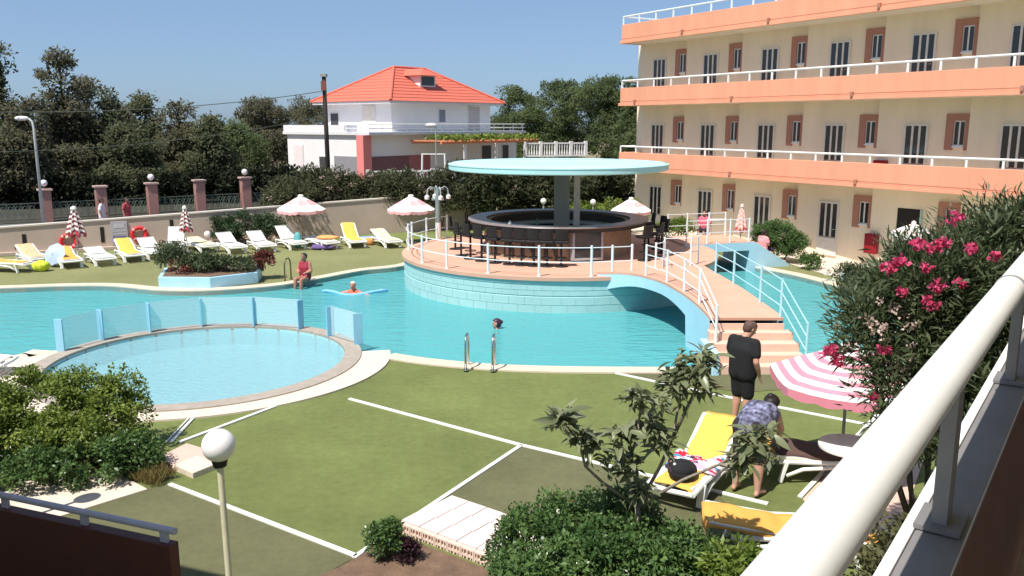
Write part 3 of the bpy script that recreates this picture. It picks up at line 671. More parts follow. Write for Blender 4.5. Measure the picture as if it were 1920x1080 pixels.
# second bridge to the right bank
b2 = thing('side_bridge', 'deep blue flat bridge from the bar island to the far right bank', 'bridge', (7.6, 30, 0))
n0, n1, f0, f1 = Vector((5.9, 28.9)), Vector((8.55, 29.75)), Vector((5.6, 31.2)), Vector((8.1, 31.9))
m = MB(); m.prism([(p.x, p.y) for p in (n0, n1, f1, f0)], DZ - .02, DZ + .06); m.build('deck', deckm, b2, local=False)
dd = (n1 - n0).normalized(); dn = Vector((-dd.y, dd.x))
m = MB(); a, b = n0 - dn * .004, n1 - dn * .004; m.prism([(p.x, p.y) for p in (a, b, b + dn * .14, a + dn * .14)], DZ - .24, DZ + .05); m.build('fascia', aquab, b2, local=False)
m = MB(); q0 = n1 - dd * .22; m.prism([(p.x, p.y) for p in (q0 - dn * .008, n1 - dn * .008, f1 - dn * .1, f1 - dd * .22 - dn * .1)], -1.3, DZ - .03); m.build('pier', aquab, b2, local=False)
e = n1 + dd * 1.45
for i in range(5):
    z = DZ - .02 - .17 * i; pa_, pb_ = n1 + dd * (.001 + .28 * i), n1 + dd * (.28 * (i + 1)); 
    m = MB(); m.prism([(p.x, p.y) for p in (pa_ + dn * .15, pb_ + dn * .15, pb_ + dn * 1.9, pa_ + dn * 1.9)], -.1, z); m.build('step', stepm, b2, local=False)
m = MB(); th = dn * .14; vs = []
for off in (-dn * .003, th):
    for p, z in ((n1, -.3), (e, -.3), (e, .06), (n1, DZ + .05)): vs.append((p.x + off.x, p.y + off.y, z))
m.add(vs, [(0, 1, 2, 3), (7, 6, 5, 4), (0, 4, 5, 1), (1, 5, 6, 2), (2, 6, 7, 3), (3, 7, 4, 0)]); m.build('stair_cheek', aquab, b2, local=False)
railing('bridge_railing', 'white railing along the near edge of the deep blue side bridge', [Vector((n0.x + dd.x * q, n0.y + dd.y * q, DZ + .05)) + Vector((dn.x, dn.y, 0)) * .07 for q in (.1, .9, 1.8, 2.55)], [.85] * 4, (.45, .95), cable)
railing('bridge_railing', 'white railing along the far edge of the deep blue side bridge', [Vector((f0.x + dd.x * q, f0.y + dd.y * q, DZ + .05)) - Vector((dn.x, dn.y, 0)) * .07 for q in (.1, .9, 1.8, 2.5)], [.85] * 4, (.45, .95), cable)
p = D(1343, 445, 31.4); m_ = thing('handrail_frame', 'white square pipe frame standing at the end of the side bridge', 'railing', (p.x, 31.4, DZ))
m = MB(); m.tube([(-.32, 0, 0), (-.32, 0, .66), (.32, 0, .66), (.32, 0, 0)], .035, 8); m.build('frame', white, m_)

# ================================================================== PADDLING POOL SCREEN, LADDERS
scr = thing('pool_screen', 'curved screen of blue fins and clear panels behind the paddling pool', 'screen', (K.x, K.y + 3.3, 0))
fpx = [(103, 661), (191, 641), (281, 626), (379, 615), (475, 615), (557, 622), (617, 634), (682, 648)]
fa = []
for x, y in fpx:
    p = G(x, y, .0); fa.append((math.atan2(p.y - K.y, p.x - K.x), min(3.40, max(3.12, (p.xy - K).length))))
finm = M('fin_blue', (.26, .54, .70), .5, .05, 4); clear = GLASSY('clear_panel', (.74, .88, .92), .27)
for a, rr in fa:
    m = MB(); m.box((K.x + rr * math.cos(a), K.y + rr * math.sin(a), .03 + .37), (.20, .035, .74), a); m.build('fin', finm, scr, local=False, bevel=.006)
for i in (0, 1, 2, 3, 4, 6):
    (a, ra_), (b, rb_) = fa[i], fa[i + 1]; p, q = K + ra_ * Vector((math.cos(a), math.sin(a))), K + rb_ * Vector((math.cos(b), math.sin(b))); d = (q - p).normalized() * .03
    m = MB(); m.bar((p.x + d.x, p.y + d.y, .43), (q.x - d.x, q.y - d.y, .43), .012, .70); m.build('panel', clear, scr, local=False)
def ladder(label, base, rz, mt):
    t = thing('pool_ladder', label, 'ladder', base, rz)
    for x in (-.28, .28):
        m = MB(); m.tube([(x, -.28, 0), (x, -.28, .45), (x, -.25, .62), (x, -.16, .70), (x, -.02, .70), (x, .08, .62), (x, .12, .45), (x, .12, -1.0)], .024, 8); m.build('handrail', mt, t, smooth=True)
        m = MB(); m.lathe([(.001, .015), (.06, .012), (.06, 0)], 10, (x, -.28, 0)); m.build('foot_flange', mt, t)
    for z in (-.3, -.55, -.8):
        m = MB(); m.b2(-.27, .27, .06, .16, z, z + .03); m.build('rung', mt, t)
    return t
p = G(902, 689); ladder('chrome pool ladder at the near edge of the pool', (p.x, p.y - .02, .03), R(-6), steel)
p = G(551, 529); ladder('dark pool ladder at the far edge beside the red bather', (p.x, p.y + .12, .03), math.pi - .25, M('dark_steel', (.16, .14, .10), .35, metal=.6))
# blue planter at the far edge
pl = thing('planter', 'low sky blue angular planter full of shrubs at the far pool edge', 'planter', G(390, 532))
ppts = [G(298, 541), G(395, 542), G(484, 531), G(492, 520), G(470, 514), G(310, 522)]
hz = .36; m = MB(); m.prism([(p.x, p.y) for p in ppts], 0, hz); m.build('box', aquab, pl, local=False, bevel=.015)
cx = sum(p.x for p in ppts) / 6; cy = sum(p.y for p in ppts) / 6
m = MB(); m.prism([(cx + (p.x - cx) * .93, cy + (p.y - cy) * .93) for p in ppts], hz - .01, hz + .012); m.build('soil', soil, pl, local=False)

# ================================================================== HOTEL ACROSS THE POOL
HE = Vector((.5177, -.8556)); HO = Vector((5.1, 40.6))
ho = thing('hotel', 'three storey cream hotel with salmon balconies across the pool', 'building', (HO.x, HO.y, 0), math.atan2(HE.y, HE.x))
LEN = 27.0; BAY = 3.29; D0, D1 = 1.30, 1.52
levels = [(0.12, 2.87), (2.98, 5.82), (5.93, 8.62)]
doors0 = [1.0 + BAY * k for k in range(8)]
bounds = [-.45] + [2.86 + BAY * k for k in range(8)]
nodes = []
for k in range(8): nodes += [(bounds[k], D0), (bounds[k + 1], D1)]
m = MB(); b = len(m.v); nn = len(nodes)
m.v += [(x, y, -.2) for x, y in nodes] + [(x, y, 9.2) for x, y in nodes]
for i in range(nn - 1): m.f.append((i, i + 1, nn + i + 1, nn + i)); m.mi.append(0)
XE = bounds[8]
m.v += [(XE, 9, -.2), (XE, 9, 9.2), (bounds[0], 9, -.2), (bounds[0], 9, 9.2)]; q = 2 * nn
m.f += [(nn - 1, q, q + 1, 2 * nn - 1), (q, q + 2, q + 3, q + 1), (q + 2, 0, nn, q + 3)]; m.mi += [0, 0, 0]
m.build('wall', cream, ho)
def wd_(s):   # depth of the wall front at s
    for k in range(8):
        if bounds[k] <= s < bounds[k + 1]: return D0 + (D1 - D0) * (s - bounds[k]) / (bounds[k + 1] - bounds[k])
    return D1
slope = math.atan2(D1 - D0, BAY)
for i, (zb, zt, rl_) in enumerate(((2.87, 3.69, 3.96), (5.82, 6.62, 6.95), (8.62, 9.45, 9.80))):
    sx0 = -.12
    m = MB(); m.b2(sx0 - .04, XE, .04, D1 + .3, zb, zb + .12); m.build('balcony_slab', soffit, ho)
    m = MB(); m.b2(sx0, XE, 0, .12, zb + .13, zt); m.b2(sx0, sx0 + .12, .12, D0 + (0 if i < 2 else 6), zb + .13, zt); m.build('parapet', salmon, ho, bevel=.01)
    m = MB(); m.b2(sx0 - .08, XE, -.05, .10, zb - .01, zb + .125); m.b2(sx0 - .08, sx0 + .1, .101, D0, zb - .01, zb + .125); m.build('parapet_lip', salmon, ho, bevel=.008)
    m = MB(); m.b2(sx0, XE, -.006, .002, zb + .185, zb + .20); m.build('drip_groove', surround, ho)
    s = .95 if i else 2.3; 
    for k in range(6):
        s_ = (1.0, 7.0, 12.6, 18.3)[k] if k < 4 and i == 1 else (4.0 + 4.7 * k if i == 2 else 1.2 + 5.9 * k)
        if s_ < 26: m = MB(); m.b2(s_ - .05, s_ + .05, -.10, .0, zb + .10, zb + .25); m.build('scupper', surround, ho)
    mt = white if i < 2 else cable
    m = MB(); m.tube([(sx0 + .05, D0 + (0 if i < 2 else 6), rl_), (sx0 + .05, .06, rl_), (XE, .06, rl_)], .038, 8); m.build('rail', mt, ho)
    pmh = MB(); pmh.b2(-.035, .035, -.02, .02, 0, rl_ - zt - .02); pmm = pmh.mesh('rail_post'); pmm.materials.append(mt)
    xx = sx0 + .05
    while xx < XE:
        t = bpy.data.objects.new('rail_post', pmm); COL.objects.link(t); t.parent = ho; t.location = (xx, .06, zt - .003); xx += 1.125
m = MB(); m.b2(-.2, XE, .13, 9, 8.75, 9.0); m.build('roof_slab', soffit, ho)
def door(s, z0, open_=False):
    y = wd_(s); fm = MB(); H_ = 2.02; W_ = .86
    if open_:
        m = MB(); m.box((s, y - .004 + .0, z0 + H_ / 2), (W_, .02, H_), slope); m.build('door_opening', darkin, ho)
        m = MB(); m.box((s + W_ / 2 + .02, y - .03, z0 + H_ / 2), (.05, .06, H_), slope); m.build('door_jamb', M('door_jamb', (.40, .60, .58), .5), ho); return
    d = MB()
    for x0, x1, a, b in ((-.43, -.36, 0, H_), (.36, .43, 0, H_), (-.36, .36, H_ - .07, H_), (-.36, .36, 0, .66)): d.b2(x0, x1, -.03, .03, a, b)
    for x in (-.125, .125): d.b2(x - .036, x + .036, -.022, .022, .70, H_ - .07)
    o = d.build('door', M('door_white', (.70, .66, .60), .5), ho); o.location = (s, y - .025, z0); o.rotation_euler = (0, 0, slope)
    for x in (-.26, 0, .26):
        w_ = .192 if abs(x) > .1 else .174
        q_ = MB(); q_.b2(x - w_ / 2, x + w_ / 2, -.008, .008, .705, H_ - .075); q_.build('pane', pane, o)
    q_ = MB(); q_.tube([(.34, -.03, 1.0), (.34, -.07, 1.0), (.25, -.07, 1.0)], .012, 6); q_.build('handle', steel, o)
def window(s, z0):
    y = wd_(s); d = MB(); zc = z0
    for x0, x1, a, b in ((-.44, -.19, -.10, 1.06), (.19, .44, -.10, 1.06), (-.19, .19, .84, 1.06)):
        d.b2(x0, x1, -.05, .05, a, b)
    o = d.build('window', surround, ho); o.location = (s, y - .03, zc); o.rotation_euler = (0, 0, slope)
    q_ = MB()
    for x0, x1, a, b in ((-.188, -.16, .03, .835), (.16, .188, .03, .835), (-.16, .16, .80, .835), (-.16, .16, .03, .07), (-.024, .024, .07, .80)): q_.b2(x0, x1, -.005, .03, a, b)
    q_.build('sash', white, o)
    for x in (-.092, .092):
        q_ = MB(); q_.b2(x - .067, x + .067, .010, .022, .071, .799); q_.build('pane', pane, o)
    q_ = MB(); q_.b2(-.188, .188, -.06, .03, -.02, .028); q_.build('sill', white, o)
for li, (z0, _z) in enumerate(levels):
    for k in range(7):
        s = doors0[k]; door(s, z0, li == 0 and k == 4); window(s + 1.46, z0 + 1.28)
# fire hose cabinets on the wall
for s, z, lb in ((12.9, .45, 'dark red fire hose cabinet on the ground floor hotel wall'), (13.0, 3.05, 'dark red fire hose cabinet on the first floor balcony wall')):
    o = HO + HE * s; inn = Vector((.8556, .5177)); y = wd_(s) - .095; p = o + inn * y; t = thing('fire_cabinet', lb, 'cabinet', (p.x, p.y, z), math.atan2(HE.y, HE.x))
    m = MB(); m.b2(-.24, .24, -.09, .09, 0, .70); m.build('box', fire, t, bevel=.012)
    m = MB(); m.b2(-.20, .20, -.10, -.0905, .05, .65); m.build('door', fire, t); m = MB(); m.b2(.15, .18, -.12, -.101, .38, .46); m.build('handle', steel, t)
# doorstep, path and low plinths in front
def hp(s, d, z=0): p = HO + HE * s + Vector((.8556, .5177)) * d; return Vector((p.x, p.y, z))
sheet('hotel_path', [tuple(hp(-1, -.9)), tuple(hp(24, -.9)), tuple(hp(24, 1.6)), tuple(hp(-1, 1.6))], [], .0, pavm)
sheet('garden_path', [tuple(G(1500, 487)), tuple(G(1560, 494)), tuple(G(1680, 524)), tuple(G(1760, 560)), tuple(G(1760, 575)), tuple(G(1560, 518)), tuple(G(1470, 492))], [], .004, pavm)

# ================================================================== WHITE HOUSE BEHIND THE HEDGE
th_ = R(50); HC = Vector((-11.3, 66.0)); hs = thing('white_house', 'white two storey house with a red hipped roof behind the hedge', 'building', (HC.x, HC.y, 0), th_)
ga, gb, gz = 18.2, 9.7, 4.15
m = MB(); m.b2(0, ga, 0, gb, -.3, gz); m.build('ground_floor', housew, hs)
ua0, ub0, ua1, ub1, uz = 3.7, .9, 15.6, 9.1, 6.75
m = MB(); m.b2(ua0, ua1, ub0, ub1, gz, uz + .1); m.build('upper_floor', housew, hs)
m = MB(); m.b2(-.22, ga + .3, -.9, gb + .3, gz + .001, gz + .22); m.build('terrace_slab', M('slab_white', (.70, .69, .70), .8), hs)
m = MB(); m.b2(-.2, -.1, 2.0, gb + .2, gz + .22, gz + .75); m.b2(-.099, 1.0, 1.9, 2.0, gz + .22, gz + .75); m.build('terrace_parapet', housew, hs)
m = MB()
for z in (.50, .82): m.tube([(-.12, 1.9, gz + z), (-.12, -.8, gz + z), (ga + .2, -.8, gz + z), (ga + .2, 6, gz + z)], .035, 6)
for x in np.arange(-.12, ga + .3, 1.3): m.tube([(x, -.8, gz + .2), (x, -.8, gz + .82)], .03, 6)
m.build('terrace_rail', white, hs)
# hipped roof
ov = .95; x0, x1, y0, y1 = ua0 - ov, ua1 + ov, ub0 - ov, ub1 + ov; zr = 9.75; hw = (y1 - y0) / 2; ez = uz + .05
rv = [(x0, y0, ez), (x1, y0, ez), (x1, y1, ez), (x0, y1, ez), (x0 + hw, (y0 + y1) / 2, zr), (x1 - hw, (y0 + y1) / 2, zr)]
m = MB(); m.add(rv, [(0, 1, 5, 4), (1, 2, 5), (2, 3, 4, 5), (3, 0, 4), (3, 2, 1, 0)]); rf = m.build('roof', rooftile, hs)
m = MB()
for a, b in ((0, 4), (1, 5), (2, 5), (3, 4), (4, 5)): m.tube([Vector(rv[a]) + Vector((0, 0, .02)), Vector(rv[b]) + Vector((0, 0, .02))], .12, 6)
m.build('ridge_tiles', rooftile, rf)
m = MB(); m.b2(x0 + .1, x1 - .1, y0 + .1, y1 - .1, ez - .22, ez - .02); m.build('eaves', M('eaves_white', (.72, .70, .70), .8), rf)
# tile courses, faint steps down the slopes
m = MB()
for k in range(1, 11):
    q = k / 11; A, B, C_, D_ = (Vector(v) for v in (rv[0], rv[1], rv[4], rv[4])); p, r_ = A.lerp(C_, q), B.lerp(Vector(rv[5]), q); m.bar(p + Vector((0, -.02, .01)), r_ + Vector((0, -.02, .0)), .03, .03)
    p, r_ = Vector(rv[3]).lerp(Vector(rv[4]), q), Vector(rv[0]).lerp(Vector(rv[4]), q); m.bar(p + Vector((-.02, 0, .01)), r_ + Vector((-.02, 0, .0)), .03, .03)
m.build('tile_courses', rooftile, rf)
# dormer on the shaded side
dx, dy, dz = 8.9, 2.0, 8.05
m = MB(); m.b2(dx - .9, dx + .9, dy, dy + 3, dz, dz + .95); dm = m.build('dormer', housew, hs)
m = MB(); m.b2(dx - .75, dx + .75, dy - .02, dy - .005, dz + .12, dz + .85); m.build('pane', pane, dm)
m = MB(); m.add([(dx - 1.25, dy - .45, dz + .93), (dx + 1.25, dy - .45, dz + .93), (dx + 1.25, dy + 4, dz + .93), (dx - 1.25, dy + 4, dz + .93), (dx, dy + .6, dz + 1.55), (dx, dy + 4, dz + 1.55)], [(0, 1, 4), (1, 2, 5, 4), (3, 0, 4, 5), (3, 2, 1, 0)]); m.build('roof', rooftile, dm)
shut = M('shutter_white', (.74, .70, .68), .7); hdark = M('house_dark_opening', (.06, .055, .06), .5)
def hwin(face, u, z, w_, h_, mt, fr=True):
    """opening in the near-left face (face 'b', runs along local y) or the near-right face (face 'a', along local x)"""
    xo, yo = (0, 0) if z < gz else (ua0, ub0)
    if face == 'a':
        m = MB(); m.b2(u - w_ / 2 - .09, u + w_ / 2 + .09, yo - .05, yo - .002, z - .09, z + h_ + .09); o = m.build('window', shut, hs)
        m = MB(); m.b2(u - w_ / 2, u + w_ / 2, yo - .07, yo - .052, z, z + h_); m.build('pane', mt, o)
    else:
        m = MB(); m.b2(xo - .05, xo - .002, u - w_ / 2 - .09, u + w_ / 2 + .09, z - .09, z + h_ + .09); o = m.build('window', shut, hs)
        m = MB(); m.b2(xo - .07, xo - .052, u - w_ / 2, u + w_ / 2, z, z + h_); m.build('pane', mt, o)
hwin('b', 3.6, gz + .25, 1.5, 1.95, M('blind_cream', (.74, .66, .60), .7)); hwin('b', 8.0, gz + .5, 1.0, 1.2, hdark)
hwin('a', 9.4, gz + 1.0, .7, 1.0, M('window_blue_grey', (.20, .22, .28), .3)); hwin('a', 13.4, gz + .3, 1.4, 2.0, M('blind_grey', (.50, .47, .48), .7))
hwin('b', 8.2, 1.55, 1.1, 1.7, M('blind_pink', (.78, .68, .68), .7)); hwin('b', 5.0, 1.4, .9, 1.0, hdark)
hwin('a', 14.0, 1.6, 1.2, 1.5, hdark); hwin('a', 16.6, 1.2, .8, 1.9, hdark)
m = MB(); m.b2(-.04, .01, .8, 3.6, .5, 2.5); m.build('porch_opening', M('porch_shade', (.26, .25, .27), .9), hs)
m = MB(); m.b2(.75, 7.0, -.04, .01, .5, 2.5); m.build('porch_recess', M('porch_maroon', (.20, .10, .11), .9), hs)
m = MB(); m.b2(4.6, 7.0, -.06, -.041, .5, 2.5); m.build('porch_wall', M('porch_pink', (.40, .14, .15), .9), hs)
m = MB(); m.b2(-.45, .35, -.45, .35, -.2, gz); m.build('corner_column', housep, hs)
# pergola with vine on the right
m = MB()
for x in (7.0, 10.8, 14.5): m.b2(x - .09, x + .09, -4.1, -3.9, -.2, 3.45)
m.build('pergola_post', housew, hs)
m = MB(); m.b2(4.2, 16.2, -4.2, -4.0, 3.45, 3.62); m.b2(4.2, 16.2, -.9, -.8, 3.45, 3.62); m.build('pergola_beam', M('pergola_orange', (.62, .23, .12), .8), hs)
m = MB()
for x in np.arange(4.4, 16.2, .8): m.b2(x - .05, x + .05, -4.6, -.5, 3.63, 3.73)
m.build('pergola_rafter', M('pergola_orange', (.62, .23, .12), .8), hs)
P_ = rng.uniform([5.0, -4.6, 3.7], [16, -1, 4.05], (1500, 3)); leaf_mesh('pergola_vine', P_, unit(1500), unit(1500), .28, .2, [lf_light], hs)
# white garden balustrade at the house
def balustrade(label, a, b, z0, z1, nb_, mt):
    t = thing('balustrade', label, 'balustrade', a, math.atan2(b.y - a.y, b.x - a.x)); L_ = (b.xy - a.xy).length
    m = MB(); m.b2(0, L_, -.09, .09, z1 - .12, z1); m.b2(0, L_, -.1, .1, z0, z0 + .14); m.build('rail', mt, t)
    bm_ = MB(); bm_.lathe([(.05, z0 + .14), (.08, z0 + .25), (.04, (z0 + z1) / 2), (.07, z1 - .22), (.05, z1 - .12)], 8); me = bm_.mesh('baluster'); me.materials.append(mt)
    for k in range(nb_):
        o = bpy.data.objects.new('baluster', me); COL.objects.link(o); o.parent = t; o.location = ((k + .5) * L_ / nb_, 0, 0)
    for k in range(0, nb_ + 1, 6):
        m = MB(); m.b2(k * L_ / nb_ - .13, k * L_ / nb_ + .13, -.13, .13, z0, z1 + .1); m.build('pier', mt, t)
balustrade('white garden balustrade below the porch of the white house', D(690, 320, 60) * Vector((1, 1, 0)) if False else Vector((D(690, 320, 60).x, 60, 0)), Vector((D(850, 320, 62).x, 62, 0)), .85, 1.75, 24, M('balustrade_white', (.74, .72, .70), .8))
balustrade('white balustrade in front of the trees right of the house', Vector((D(985, 270, 74).x, 74, 0)), Vector((D(1098, 270, 76).x, 76, 0)), 2.2, 3.4, 24, M('balustrade_white', (.74, .72, .70), .8))
p = D(808, 236, 55); t = thing('house_lamp', 'small white lamp on a thin post before the vine pergola', 'lamp', (p.x, p.y, 0)); m = MB(); m.tube([(.3, 0, 0), (.3, 0, p.z - .1), (.1, 0, p.z)], .04, 6); m.build('post', grey, t); m = MB(); m.ell((0, 0, p.z + .04), (.36, .15, .14), 12); m.build('lamp_head', globe, t, smooth=True)
p = D(848, 340, 55); 
fr_ = thing('garden_swing', 'white pipe swing frame on the terrace of the white house', 'frame', (D(813, 300, 58).x, 58, 0)); m = MB(); zt = D(813, 289, 58).z; m.tube([(-.85, 0, 0), (-.75, 0, zt), (.75, 0, zt), (.85, 0, 0)], .07, 8); m.build('frame', white, fr_)

# ================================================================== THE BALCONY WE STAND ON, THE TERRACE AT THE LOWER LEFT
RD = Vector((.583, .813, 0)).normalized(); RN = Vector((RD.y, -RD.x, 0))     # along the rail, and inwards (to the right)
RP = Vector((.306, .85, 4.52)); PT = 4.13
bal = thing('balcony', 'balcony parapet with thick white pipe rail in the right foreground', 'balcony', (RP.x, RP.y, 3.2))
wh2 = M('rail_enamel', (.82, .81, .79), .4, .03, 5, spec=.4)
m = MB(); m.tube([RP - RD * 2.5, RP + RD * 9.5], .040, 24); m.build('rail', wh2, bal, local=False, smooth='auto')
def prl(name, s0, s1, d0, d1, z0, z1, mt, bevel=0):
    m = MB(); c = [RP + RD * s0 + RN * d0, RP + RD * s1 + RN * d0, RP + RD * s1 + RN * d1, RP + RD * s0 + RN * d1]; m.prism([(p.x, p.y) for p in c], z0, z1); return m.build(name, mt, bal, local=False, bevel=bevel)
prl('parapet', -2.5, 9.5, -.05, .05, 3.0, PT, M('shaded_inner_plaster', (.20, .10, .075), .75, .12, 3), .006)  # salmon face in shade: the shade is put into the dark brown
prl('parapet_cap', -2.5, 9.5, -.040, .056, PT + .001, PT + .020, M('cap_shade_grey', (.20, .19, .19), .6, .15, 6), .004); prl('sunlit_cap_edge', -2.5, 9.5, -.066, -.041, PT - .03, PT + .024, wh2, .003)  # grey carries the rail's shadow on the cap, white edge the sunlit strip
for s in (1.07, 2.35, 3.65, 4.95):
    m = MB(); p = RP + RD * s; m.box((p.x, p.y, (PT + .02 + RP.z) / 2), (.075, .03, RP.z - PT - .045), math.atan2(RD.y, RD.x)); m.build('rail_post', M('post_shade_grey', (.26, .25, .25), .5), bal, local=False)  # shade under the rail put into the post colour
    m = MB(); m.box((p.x, p.y, PT + .028), (.13, .09, .010), math.atan2(RD.y, RD.x)); m.build('base_plate', M('cap_shade_grey', (.3, .3, .3)), bal, local=False)
m = MB(); p = RP + RD * 2.0; m.tube([p - RD * .012, p + RD * .012], .0425, 24); m.build('rail_joint', M('joint_grey', (.30, .30, .30), .4), bal, local=False, smooth='auto')
prl('floor', -2.5, 9.5, .05, 1.6, 3.0, 3.14, M('balcony_floor', (.45, .38, .32), .7)); prl('back_wall', -2.5, 9.5, 1.6, 1.8, 3.0, 6.2, cream); prl('ceiling', -2.5, 9.5, .02, 1.8, 6.2, 6.36, soffit)
# terrace parapet at the lower left and an unseen slab and wall added to shade it
TZ = 1.22; ta, tb = G(-60, 915, TZ), G(326, 996, TZ); td = (tb - ta).normalized(); tn = Vector((-td.y, td.x, 0))
te = thing('terrace_parapet', 'dark brown terrace parapet with grey pipe rail at the lower left corner', 'parapet', (tb.x, tb.y, 0))
ex = ta - td * 3
def tp(s, d): return tb + td * s + tn * d
m = MB(); m.prism([(p.x, p.y) for p in (tp(-6, -.06), tp(-.01, -.06), tp(-.01, .06), tp(-6, .06))], -.1, TZ - .13)
m.build('panel', maroon, te, local=False, bevel=.008)
m = MB(); m.tube([tp(-6, 0), tp(.02, 0)], .034, 14); m.build('rail', M('rail_grey', (.40, .38, .44), .4), te, local=False, smooth='auto')
for s in (-.12, -1.12, -2.2, -3.3):
    m = MB(); p = tp(s, 0); m.box((p.x, p.y, TZ - .08), (.09, .03, .11), math.atan2(td.y, td.x)); m.build('rail_post', M('rail_grey', (.40, .38, .44), .4), te, local=False)
wg = thing('shade_wing', 'unseen slab and wall added to shade the brown terrace parapet', 'building', (-8, 5, 0))  # added out of view to throw shade on the panel
off = Vector((SUN_FROM.x, SUN_FROM.y, 0)) / math.tan(SUN_EL) * (5.9 - TZ)
c0, c1 = tp(.03, .04) + off, tp(-7, .04) + off
m = MB(); m.prism([(p.x, p.y) for p in (c0, c1, c1 - tn * 4.5, c0 - tn * 4.5)], 5.9, 6.9); m.build('balcony_slab', salmon, wg, local=False)
m = MB(); m.prism([(p.x, p.y) for p in (c0 - tn * 1.6, c1 - tn * 1.6, c1 - tn * 1.9, c0 - tn * 1.9)], -.1, 5.9); m.build('wall', cream, wg, local=False)
# globe lamp in front, and its twin out of the frame whose shadow lies on the paving
lm = thing('globe_lamp', 'white globe lamp on a slim pale post in the left foreground', 'lamp', (D(410, 835, 7.4).x, 7.4, 0)); gz_ = D(410, 835, 7.4).z
m = MB(); m.tube([(.02, 0, 0), (0, 0, gz_ - .17)], .03, 12); m.build('post', M('lamp_post_cream', (.62, .56, .40), .45), lm, smooth='auto')
m = MB(); m.lathe([(.001, gz_ - .20), (.06, gz_ - .20), (.075, gz_ - .135), (.001, gz_ - .13)], 16); m.build('collar', blackm, lm, smooth='auto')
m = MB(); m.ell((0, 0, gz_), .152, 32); m.build('globe', globe, lm, smooth=True)
l2 = copytree(lm); p = G(165, 935) + Vector((SUN_FROM.x, SUN_FROM.y, 0)) / math.tan(SUN_EL) * gz_; l2.location = (p.x, p.y, 0); tag(l2, 'white globe lamp whose round shadow lies on the pale paving', 'lamp')

# ================================================================== LOUNGERS, PARASOLS, TABLE
GL = 'white plastic sun loungers'
def make_lounger(ang):
    t = thing('sun_lounger', '', 'sun lounger', group=GL); L0, L1, hx, W_ = -.95, .95, -.18, .64
    m = MB()
    for s in (-1, 1):
        m.tube([(hx - .55, s * W_ / 2, .30), (0, s * W_ / 2, .315), (.6, s * W_ / 2, .31), (L1, s * W_ / 2, .27)], .035, 8)
    m.tube([(L1, -W_ / 2, .27), (L1 + .03, 0, .27), (L1, W_ / 2, .27)], .035, 8); m.build('frame', plastic, t, smooth='auto')
    for x, dx in ((-.62, -.08), (.62, .08)):
        for s in (-1, 1):
            m = MB(); m.bar((x, s * W_ / 2, .31), (x + dx, s * W_ / 2, .0), .05, .10); m.build('leg', plastic, t, bevel=.01)
    for s in (-1, 1):
        m = MB(); m.tube([(-.62, s * (W_ / 2 + .02), .10), (-.4, s * (W_ / 2 + .02), .21), (0, s * (W_ / 2 + .02), .255), (.4, s * (W_ / 2 + .02), .21), (.62, s * (W_ / 2 + .02), .10)], .028, 8); m.build('arched_brace', plastic, t, smooth=True)
    sl = MB(); sl.box((0, 0, 0), (.10, W_ - .07, .022)); sm_ = sl.mesh('slat'); sm_.materials.append(plastic)
    k = 0; x = hx + .06
    while x < L1 - .03:
        o = bpy.data.objects.new('slat', sm_); COL.objects.link(o); o.parent = t; o.location = (x, 0, .325 - .03 * max(0, x - .5)); x += .118
    ca, sa = math.cos(ang), math.sin(ang); bl_ = .78
    b = MB()
    for s in (-1, 1): b.bar((hx, s * .28, .33), (hx - bl_ * ca, s * .28, .33 + bl_ * sa), .05, .045)
    b.bar((hx - bl_ * ca, -.30, .33 + bl_ * sa), (hx - bl_ * ca, .30, .33 + bl_ * sa), .05, .05); bo = b.build('backrest', plastic, t)
    for q in range(6):
        r_ = .09 + q * .118; o = bpy.data.objects.new('back_slat', sm_); COL.objects.link(o); o.parent = bo; o.location = (hx - r_ * ca, 0, .34 + r_ * sa); o.rotation_euler = (0, ang, 0)
    return t
def towel(label, ang, mt, x1=.9, cover_back=True, name='towel', parent_loc=None, rz=0, z=.345, w_=.60):
    """cloth laid along a lounger: from the top of the raised back to x1 on the seat, with a little sag and folds"""
    hx, bl_ = -.18, .80; ca, sa = math.cos(ang), math.sin(ang); m = MB(); prof = []
    if cover_back:
        prof += [(hx - bl_ * ca - .05, z + bl_ * sa - .16), (hx - (bl_ + .03) * ca - .02, z + (bl_ + .03) * sa + .005)]
        for q in np.linspace(.95, .0, 8): prof.append((hx - bl_ * q * ca + .012, z + bl_ * q * sa + .018))
    for x in np.linspace(hx + .04, x1, 12): prof.append((x, z - .03 * max(0, x - .5) + .004))
    nx = len(prof); ny = 11; ph = random.random() * 6
    for i, (x, zz) in enumerate(prof):
        for j in range(ny):
            y = (j / (ny - 1) - .5); ed = abs(y) > .47
            m.v.append((x + .01 * math.sin(9 * y + ph), y * w_ + .012 * math.sin(i * .9 + ph), zz + .006 * math.sin(i * 1.7 + 7 * y + ph) - (.05 if ed else 0)))
    for i in range(nx - 1):
        for j in range(ny - 1): m.f.append((i * ny + j, (i + 1) * ny + j, (i + 1) * ny + j + 1, i * ny + j + 1)); m.mi.append(0)
    o = m.build(name, mt, smooth=True); s_ = o.modifiers.new('thick', 'SOLIDIFY'); s_.thickness = .012; o.location = parent_loc; o.rotation_euler = (0, 0, rz); tag(o, label, name); return o
protos = {}; usedp = {}
def lounger(loc, rz, ang, label):
    if ang not in protos: protos[ang] = make_lounger(R(ang)); usedp[ang] = []
    return place(protos[ang], usedp[ang], (loc[0], loc[1], loc[2] if len(loc) > 2 else 0), rz, label, GL)
FZ = math.atan2(-.72, .70)
